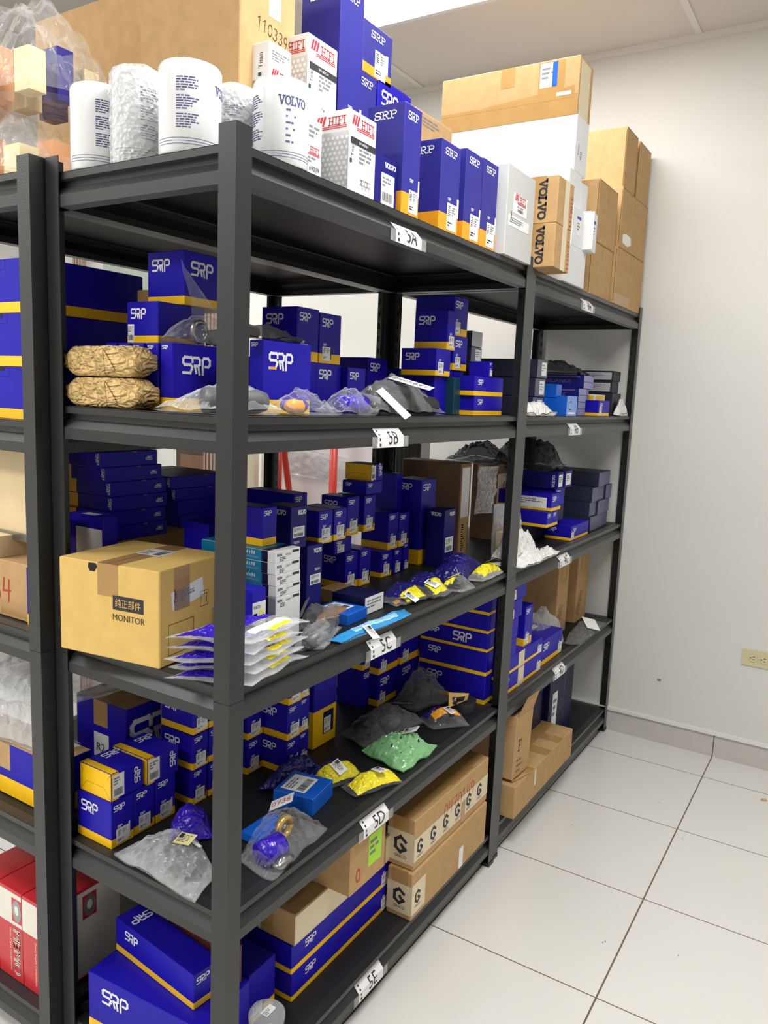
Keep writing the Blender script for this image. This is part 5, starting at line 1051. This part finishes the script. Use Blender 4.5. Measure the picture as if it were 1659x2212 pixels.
# shelf E
r = empty('brake_shoe', (.16, .21, E+.1315), math.radians(-6))
b = MB(); P = [(-.018, -.1), (.014, -.1), (.022, -.09), (.022, .09), (.012, .105), (-.012, .105), (-.022, .09), (-.022, -.09)]; b.prism(P, 'z', .0, .085, 'maroon'); b.build('shoe_block', r)
b = MB(); b.prism([(-.03, .02), (.026, .02), (.026, .11), (-.02, .115), (-.034, .1)], 'z', .085, .1, 'maroon'); b.build('shoe_plate', r)
tag(r, 'dark maroon block leaning beside the scuffed navy box on the bottom shelf', 'car part')
r = empty('plastic_jar', (.19, .062, E))
b = MB(); b.lathe([(0, .001), (.034, .001), (.036, .004), (.036, .05), (.0375, .052), (.0375, .066), (.034, .07), (0, .071)], (0, 0, 0), 'film_milky', 36); b.build('jar_body', r)
b = MB(); b.quad((-.014, -.012, .0725), (.016, -.012, .0725), (.016, .006, .0725), (-.014, .006, .0725), 'sticker'); lines(b, Face((-.012, -.01, .0726), (1, 0, 0), (0, 1, 0), .02, .01), 0, 0, .022, .012, 3, 'ink_grey'); b.build('label_sticker', r)
tag(r, 'clear plastic jar with a small label on the bottom shelf by the front post', 'jar')
# shelf B
for i in range(2):
    r = empty('kraft_packet', (.012, .236+.004*i, B_+.0565*i))
    b = MB(); w, d, h = .054, .198, .056; vs, fs = [], []; n, k = 28, 16
    for j in range(n):
        yv = j/(n-1); taper = min(1, (min(yv, 1-yv)/.12)**.5) if min(yv, 1-yv) < .12 else 1; taper = max(taper, .55)
        for a in range(k):
            t = 2*math.pi*a/k; ex = .45; cx = math.copysign(abs(math.cos(t))**ex, math.cos(t)); cz = math.copysign(abs(math.sin(t))**ex, math.sin(t))
            p = Vector((w/2+w/2*cx*(.85+.15*taper), yv*d, h/2+h/2*cz*taper)); nn = noise.noise(p*60+Vector((i*9, 0, 0)))
            p.x += .0022*nn; p.z = max(.0005, min(h, p.z+.0014*noise.noise(p*90))); vs.append(p)
    for j in range(n-1):
        for a in range(k): fs.append((j*k+a, (j+1)*k+a, (j+1)*k+(a+1) % k, j*k+(a+1) % k))
    fs += [tuple(range(k)), tuple(range(n*k-1, (n-1)*k-1, -1))]; b.add(vs, fs, 'kraft', True); b.build('paper_wrap', r)
    b = MB(); b.quad((-.0005, .075, .004), (-.0005, .082, .05), (-.0025, .082, .05), (-.0025, .075, .004), 'carton_edge'); b.quad((-.0018, .05, .012), (-.0018, .08, .006), (-.0018, .098, .05), (-.0018, .082, .05), 'kraft'); b.build('paper_fold', r)
    tag(r, ['lower of two packets wrapped in crumpled kraft paper on shelf 5B', 'upper of two packets wrapped in crumpled kraft paper on shelf 5B'][i], 'packet', 'kraft paper packets')
bag('parts_bag', 'clear bag of metal rings lying on the thin navy boxes of 5B', [(.085, .262), (.078, .212), (.262, .208), (.26, .28)], B_+.1225, .055, 'film', inside=[('ring', (.15, .225, B_+.147), .017, .006, 'part_metal'), ('lump', (.2, .235, B_+.14), (.022, .015, .015), 'rubber_grey', .4), ('tube', [(.215, .22, B_+.14), (.25, .225, B_+.14)], .012, 'part_metal')], seed=51, crump=.8)
bag('film_sheet', 'upright peak of clear film rising from the bag of metal rings on 5B', [(.15, .245, B_+.165), (.235, .225, B_+.155), (.18, .235, B_+.2), (.125, .25, B_+.275)], B_, .012, 'film', seed=52, crump=.8, nrm=(-.3, -1, 0), n=16, k=16)
bag('parts_bag', 'dark clear bag with a brown part on the large lettered box of 5B', [(.13, .15), (.135, .118), (.33, .114), (.325, .146)], B_+.1385, .026, 'film_dark', inside=[('tube', [(.15, .13, B_+.149), (.2, .13, B_+.149)], .01, 'brown_foam')], seed=53, crump=.7)
bag('parts_bag', 'clear bag with a grey ribbed cartridge at the front of shelf 5B', [(.005, .195), (.03, .075), (.175, .04), (.16, .1)], B_+.001, .05, 'film_milky', inside=[('tube', [(.04, .1, B_+.024), (.1, .082, B_+.024), (.135, .071, B_+.024), (.152, .066, B_+.024)], [.022, .022, .022, .017], 'rubber_grey')], seed=54, crump=.7)
bag('parts_bag', 'clear bag with navy and orange parts at the front edge of 5B', [(.175, .095), (.18, .045), (.33, .012), (.315, .08)], B_+.001, .042, 'film', inside=[('lump', (.225, .055, B_+.017), (.025, .016, .014), 'orange'), ('lump', (.25, .075, B_+.018), (.04, .012, .015), NV)], seed=55, crump=.9)
bag('printed_bag', 'clear bag with a navy tube at the front edge of 5B', [(.325, .09), (.33, .025), (.47, .02), (.455, .085)], B_+.001, .048, 'film', inside=[('tube', [(.36, .05, B_+.022), (.44, .045, B_+.022)], .019, NV)], lab=[(.5, .75, .05, .02, '', 'sticker', .1)], seed=56, crump=.8)
bag('parts_bag', 'grey clear bag of black hoses with a handwritten label on 5B', [(.46, .125, B_+.001), (.49, .03, B_+.001), (.79, .035, B_+.001), (.76, .115, B_+.001)], B_, .085, 'film_grey', inside=[('tube', [(.52, .08, B_+.03), (.6, .065, B_+.03), (.68, .06, B_+.028), (.76, .06, B_+.022)], .023, 'rubber'), ('tube', [(.55, .095, B_+.05), (.66, .085, B_+.048), (.74, .08, B_+.04)], .02, 'rubber')], lab=[(.5, .35, .1, .04, '#2405897', 'sticker', -.12), (.6, .12, .09, .022, '', 'sticker', -.1)], seed=57, crump=.7, n=28)
# unit 4
bag('plastic_bag', 'crumpled white plastic on the upper shelf of unit 4 by the upright', [(1.25, .06), (1.255, .008), (1.49, .004), (1.47, .055)], B_+.001, .042, 'poly_white', seed=61, crump=1.1)
bag('parts_bag', 'dark film bag lying over the pale ended boxes on unit 4', [(1.87, .07), (2.05, .085), (2.05, .33), (1.87, .33)], B_+.1475, .05, 'film_dark', seed=62, crump=.9)
bag('plastic_bag', 'small white plastic bag hanging near the wall on unit 4', [(2.2, .026), (2.21, .004), (2.34, .004), (2.33, .026)], B_+.001, .055, 'poly_white', seed=63, crump=1.1)
bag('plastic_bag', 'white printed plastic bag, upper one at the front of the third shelf on unit 4', [(1.24, .09), (1.25, .02), (1.44, .02), (1.5, .1)], C+.018, .085, 'poly_white', [(.1, .3, .5, .8, 'film_grey'), (.5, .7, .3, .5, 'film_grey')], seed=64, crump=1.1, n=28)
bag('plastic_bag', 'white printed plastic bag, lower one hanging over the third shelf on unit 4', [(1.225, .075), (1.23, -.018), (1.56, -.02), (1.6, .035)], C+.001, .035, 'poly_white', [(.1, .2, .3, .45, 'ink'), (.25, .35, .3, .42, 'ink'), (.55, .7, .55, .65, 'ink'), (.3, .5, .6, .75, 'film_grey')], seed=65, crump=1.1, n=30)
bag('film_sheet', 'dark film bundle piled on the navy boxes under the upper shelf of unit 4', [(1.69, .09), (1.88, .09), (1.9, .32), (1.7, .32)], 1.1885, .12, 'film_dark', seed=66, crump=.9)
bag('parts_bag', 'large milky bag of cream parts at the back of the fourth shelf on unit 4', [(1.66, .225), (1.66, .075), (1.93, .062), (1.96, .115)], D+.001, .15, 'film_milky', inside=[('lump', (1.75, .14, D+.05), (.06, .04, .045), 'cream', .4), ('lump', (1.85, .1, D+.035), (.04, .025, .03), 'cream', .4)], seed=67, crump=.8)
bag('film_sheet', 'grey wrapper with white tags near the wall on the fourth shelf of unit 4', [(1.9, .055), (1.93, .002), (2.3, .006), (2.24, .1)], D+.001, .04, 'film_grey', lab=[(.45, .75, .08, .05, 'lines', 'sticker', .4), (.75, .4, .07, .06, '', 'sticker', .5)], seed=68, crump=.9)
r = empty('carton', (1.315, .0, E+.1105)); 
b = MB(); shell(b, .14, .15, .21, 'carton', c=.002); f = faces(.14, .15, .21)
for q in range(3): lines(b, f['F'], .025, .05-.018*q, .09, .014, 1, 'carton_dark')
b.prism([(-.0, -.002), (.135, -.03), (.135, -.0275), (-.0, .0005)], 'z', .0, .001, 'carton'); slab(b, f['F'], 'F', .03, .09, .034, 'carton_dark', .026)
b.build('box_body', r); b = MB(); b.quad((.0, .0, .21), (.14, .0, .21), (.15, -.012, .27), (.02, -.02, .275), 'carton'); b.quad((.0, .001, .21), (.02, -.0188, .275), (.15, -.0108, .27), (.14, .001, .21), 'carton'); o = b.build('flap', r); o['label'] = 'raised carton flap'
r.rotation_euler = (0, math.radians(4), 0); r.location.z += .0102
tag(r, 'upright brown carton with a raised flap standing on the long low carton', 'carton')

# ------------------------------------------------------------------ top shelf: cans
CANS = [((.057, .385), .048, .148, 0, 'white filter can farthest along the end of the top shelf'), ((.06, .284), .047, .17, 1, 'bubble wrapped filter can between two white cans on the shelf end'),
        ((.06, .158), .051, .146, 0, 'widest white filter can, in the middle of the shelf end by the upright'), ((.165, .158), .045, .155, 1, 'bubble wrapped filter can half hidden by the front upright'), ((.172, .058), .048, .142, 0, 'white filter can with blue lettering right beside the front upright')]
for i, ((x, y), rr, h, wrapd, label) in enumerate(CANS):
    r = empty('filter_can', (x, y, A)); b = MB(); n = 48; hh = h-.012*wrapd; ra = rr-.004*wrapd
    b.lathe([(0, .0005), (ra*.96, .0005), (ra, .004), (ra, hh*.82), (ra*1.0, hh*.86)], (0, 0, 0), 'can_white', n)
    vs, fs = [], []
    for q, (rad, z) in enumerate([(1.0, .86), (.985, .88), (.985, .95), (.95, .985), (.86, 1.0), (0, 1.0)]):
        for j in range(n): vs.append((ra*rad*(1+(.02 if (q in (1, 2) and j % 2) else 0))*math.cos(2*math.pi*j/n), ra*rad*(1+(.02 if (q in (1, 2) and j % 2) else 0))*math.sin(2*math.pi*j/n), hh*z))
    for q in range(5):
        for j in range(n): fs.append((q*n+j, q*n+(j+1) % n, (q+1)*n+(j+1) % n, (q+1)*n+j))
    b.add(vs, fs, 'can_white', True); rnd = random.Random(i)
    av = math.atan2(CAMP.y-y, CAMP.x-x)                 # the cans show their small print to the aisle
    c = Cyl((0, 0, 0), ra, av+[-.1, .1, -.25, .3, .05][i], .1, hh)
    for q in range(3): lines(b, c, [.0, 0, -.01, -.03, -.07][i], hh*(.26+.19*q), .036, hh*.16, 6, 'ink_blue', rnd)
    for q in range(3): 
        for s in range(10): rect(b, c, -.05+.012*s, hh*(.1+.03*q), -.05+.012*(s+1), hh*(.106+.03*q), 'ink_blue')
    if i in (2, 3, 4): slab(b, c, 'VOLVO', .058 if i < 4 else -.006, hh*.68, .013, 'ink_blue', .05)
    if i == 4:
        for q in range(6): lines(b, c, .006, hh*(.6-.07*q), .03, hh*.045, 1, 'ink_blue', rnd)
    b.build('can_body', r)
    if wrapd:
        b = MB(); vs, fs = [], []; n2, k2 = 40, 26
        for q in range(k2+1):
            t = q/k2; rad = rr*(1 if t < .88 else max(.12, 1-((t-.88)/.12)**2*.75)); 
            for j in range(n2):
                a = 2*math.pi*j/n2; p = Vector((math.cos(a)*rad, math.sin(a)*rad, h*t)); d = .0028*(noise.noise(p*95+Vector((i*5, 0, 0)))+.5*noise.noise(p*200)); p.x += math.cos(a)*d; p.y += math.sin(a)*d; p.z += .004*noise.noise(p*60) if q > 2 else 0; vs.append(p)
        for q in range(k2):
            for j in range(n2): fs.append((q*n2+j, q*n2+(j+1) % n2, (q+1)*n2+(j+1) % n2, (q+1)*n2+j))
        b.add(vs, fs, 'film_wrap', True); o = b.build('bubble_wrap', r); o['label'] = 'shiny bubble wrap'
    tag(r, label, 'filter can', 'white filter cans on the shelf end')
# bags of foam filters on the left unit
bag('parts_bag', 'clear bag of cream and peach filters, lower one at the top left', [(-.01, .52), (-.02, .86), (.2, .86), (.22, .53)], 1.8075, .15, 'film', inside=[('box', (.01+.07*(k % 3), .55+.1*(k//3), 1.81), (.05+.07*(k % 3), .6+.1*(k//3), 1.87+.025*(k % 2)), ['cream', 'peach', 'cream', 'peach', 'memo_red'][k % 5]) for k in range(8)], seed=71, crump=.9)
bag('parts_bag', 'clear bag of cream and orange filters, upper one at the top left', [(.0, .5), (-.02, .78), (.2, .8), (.26, .5)], 1.955, .2, 'film', [(.72, .96, .03, .3, YE), (.72, .96, .3, .36, NV)], inside=[('box', (.02+.06*(k % 3), .53+.1*(k//3), 1.965), (.055+.06*(k % 3), .575+.1*(k//3), 2.04+.02*(k % 2)), ['cream', 'navy_old', 'cream', 'peach'][k % 4]) for k in range(8)], seed=72, crump=.9)
# ------------------------------------------------------------------ left unit: wooden blocks, teal box
r = empty('wooden_block', (.012, .66, 1.0625)); b = MB(); b.box(0, .0, 0, .12, .2, .046, 'wood'); text(b, Face((0, .2, 0), (0, -1, 0), (0, 0, 1), .2, .05), 'VN-019', .13, .024, .01, 'ink', .05); text(b, Face((0, .2, 0), (0, -1, 0), (0, 0, 1), .2, .05), 'HT', .15, .008, .01, 'ink'); b.build('block', r)
tag(r, 'pale wooden block stamped VN-019 HT under the crate side', 'wooden block')
r = MB(); r.box(0, 0, 0, .07, .25, .16, 'teal_dark'); o = r.build('storage_bin'); o.location = (1.08, .6, 1.3565); tag(o, 'dark green bin at the back of the left unit level with 5B', 'bin')
# ------------------------------------------------------------------ back aisle
r = empty('hand_truck', (1.76, 1.22, 0))
b = MB()
for y in (.14, -.16): b.tube([(0, y, .02), (0, y, 1.32)], .017, 'red_paint', 12)
b.tube([(-.02, .05, .3), (-.02, .05, .95), (-.02, .09, 1.16), (-.02, .06, 1.3), (-.02, -.1, 1.34)], .014, 'red_paint', 12)
for z in (.3, .7): b.tube([(0, .14, z), (0, -.16, z)], .012, 'red_paint', 10)
b.build('frame', r)
for y in (.19, -.21): b = MB(); b.prism([(.06+.1*math.cos(i*.2618), .1+.1*math.sin(i*.2618)) for i in range(24)], 'y', y-.02, y+.02, 'rubber'); b.build('wheel', r)
b = MB(); b.box(-.2, -.2, .002, 0, .18, .012, 'red_paint'); b.build('toe_plate', r)
tag(r, 'red hand truck standing behind the shelves', 'hand truck')
r = empty('foam_panel', (1.9, .72, 0)); b = MB(); b.box(0, 0, 0, .08, .86, 1.55, 'foam_white'); b.build('panel', r); b = MB(); pillow(b, [(-.004, .08, 1.02), (-.004, .8, 1.06), (-.004, .8, 1.2), (-.004, .08, 1.12)], .006, 'film_milky', nrm=(-1, 0, 0), seed=5); b.build('stretch_film', r)
tag(r, 'white foam panel banded with stretch film behind the red hand truck', 'panel')
r = empty('slotted_post', (1.38, 1.5, 0)); b = MB(); b.box(0, 0, 0, .003, .035, 2.0, 'part_metal'); b.box(0, 0, 0, .035, .003, 2.0, 'part_metal')
for k in range(48): b.prism([(.018+.007*math.cos(i*.7854), .06+.04*k+.007*math.sin(i*.7854)) for i in range(8)], 'x', -.0006, 0, 'white_box')
b.build('post', r); tag(r, 'perforated metal rack post in the doorway behind the shelves', 'rack post')
r = empty('corrugated_hose', (1.45, .56, 1.02)); b = MB()
for k in range(6):
    b.tube([(.028*k, .0, .0+.006*j) for j in range(50)], [.012+.0018*(j % 2) for j in range(50)], 'rubber_grey', 10)
b.box(-.03, -.03, -1.02, .2, .05, 0, 'plastic_black'); b.build('hoses', r); tag(r, 'bundle of dark ribbed hoses standing behind shelf 5C', 'hose')
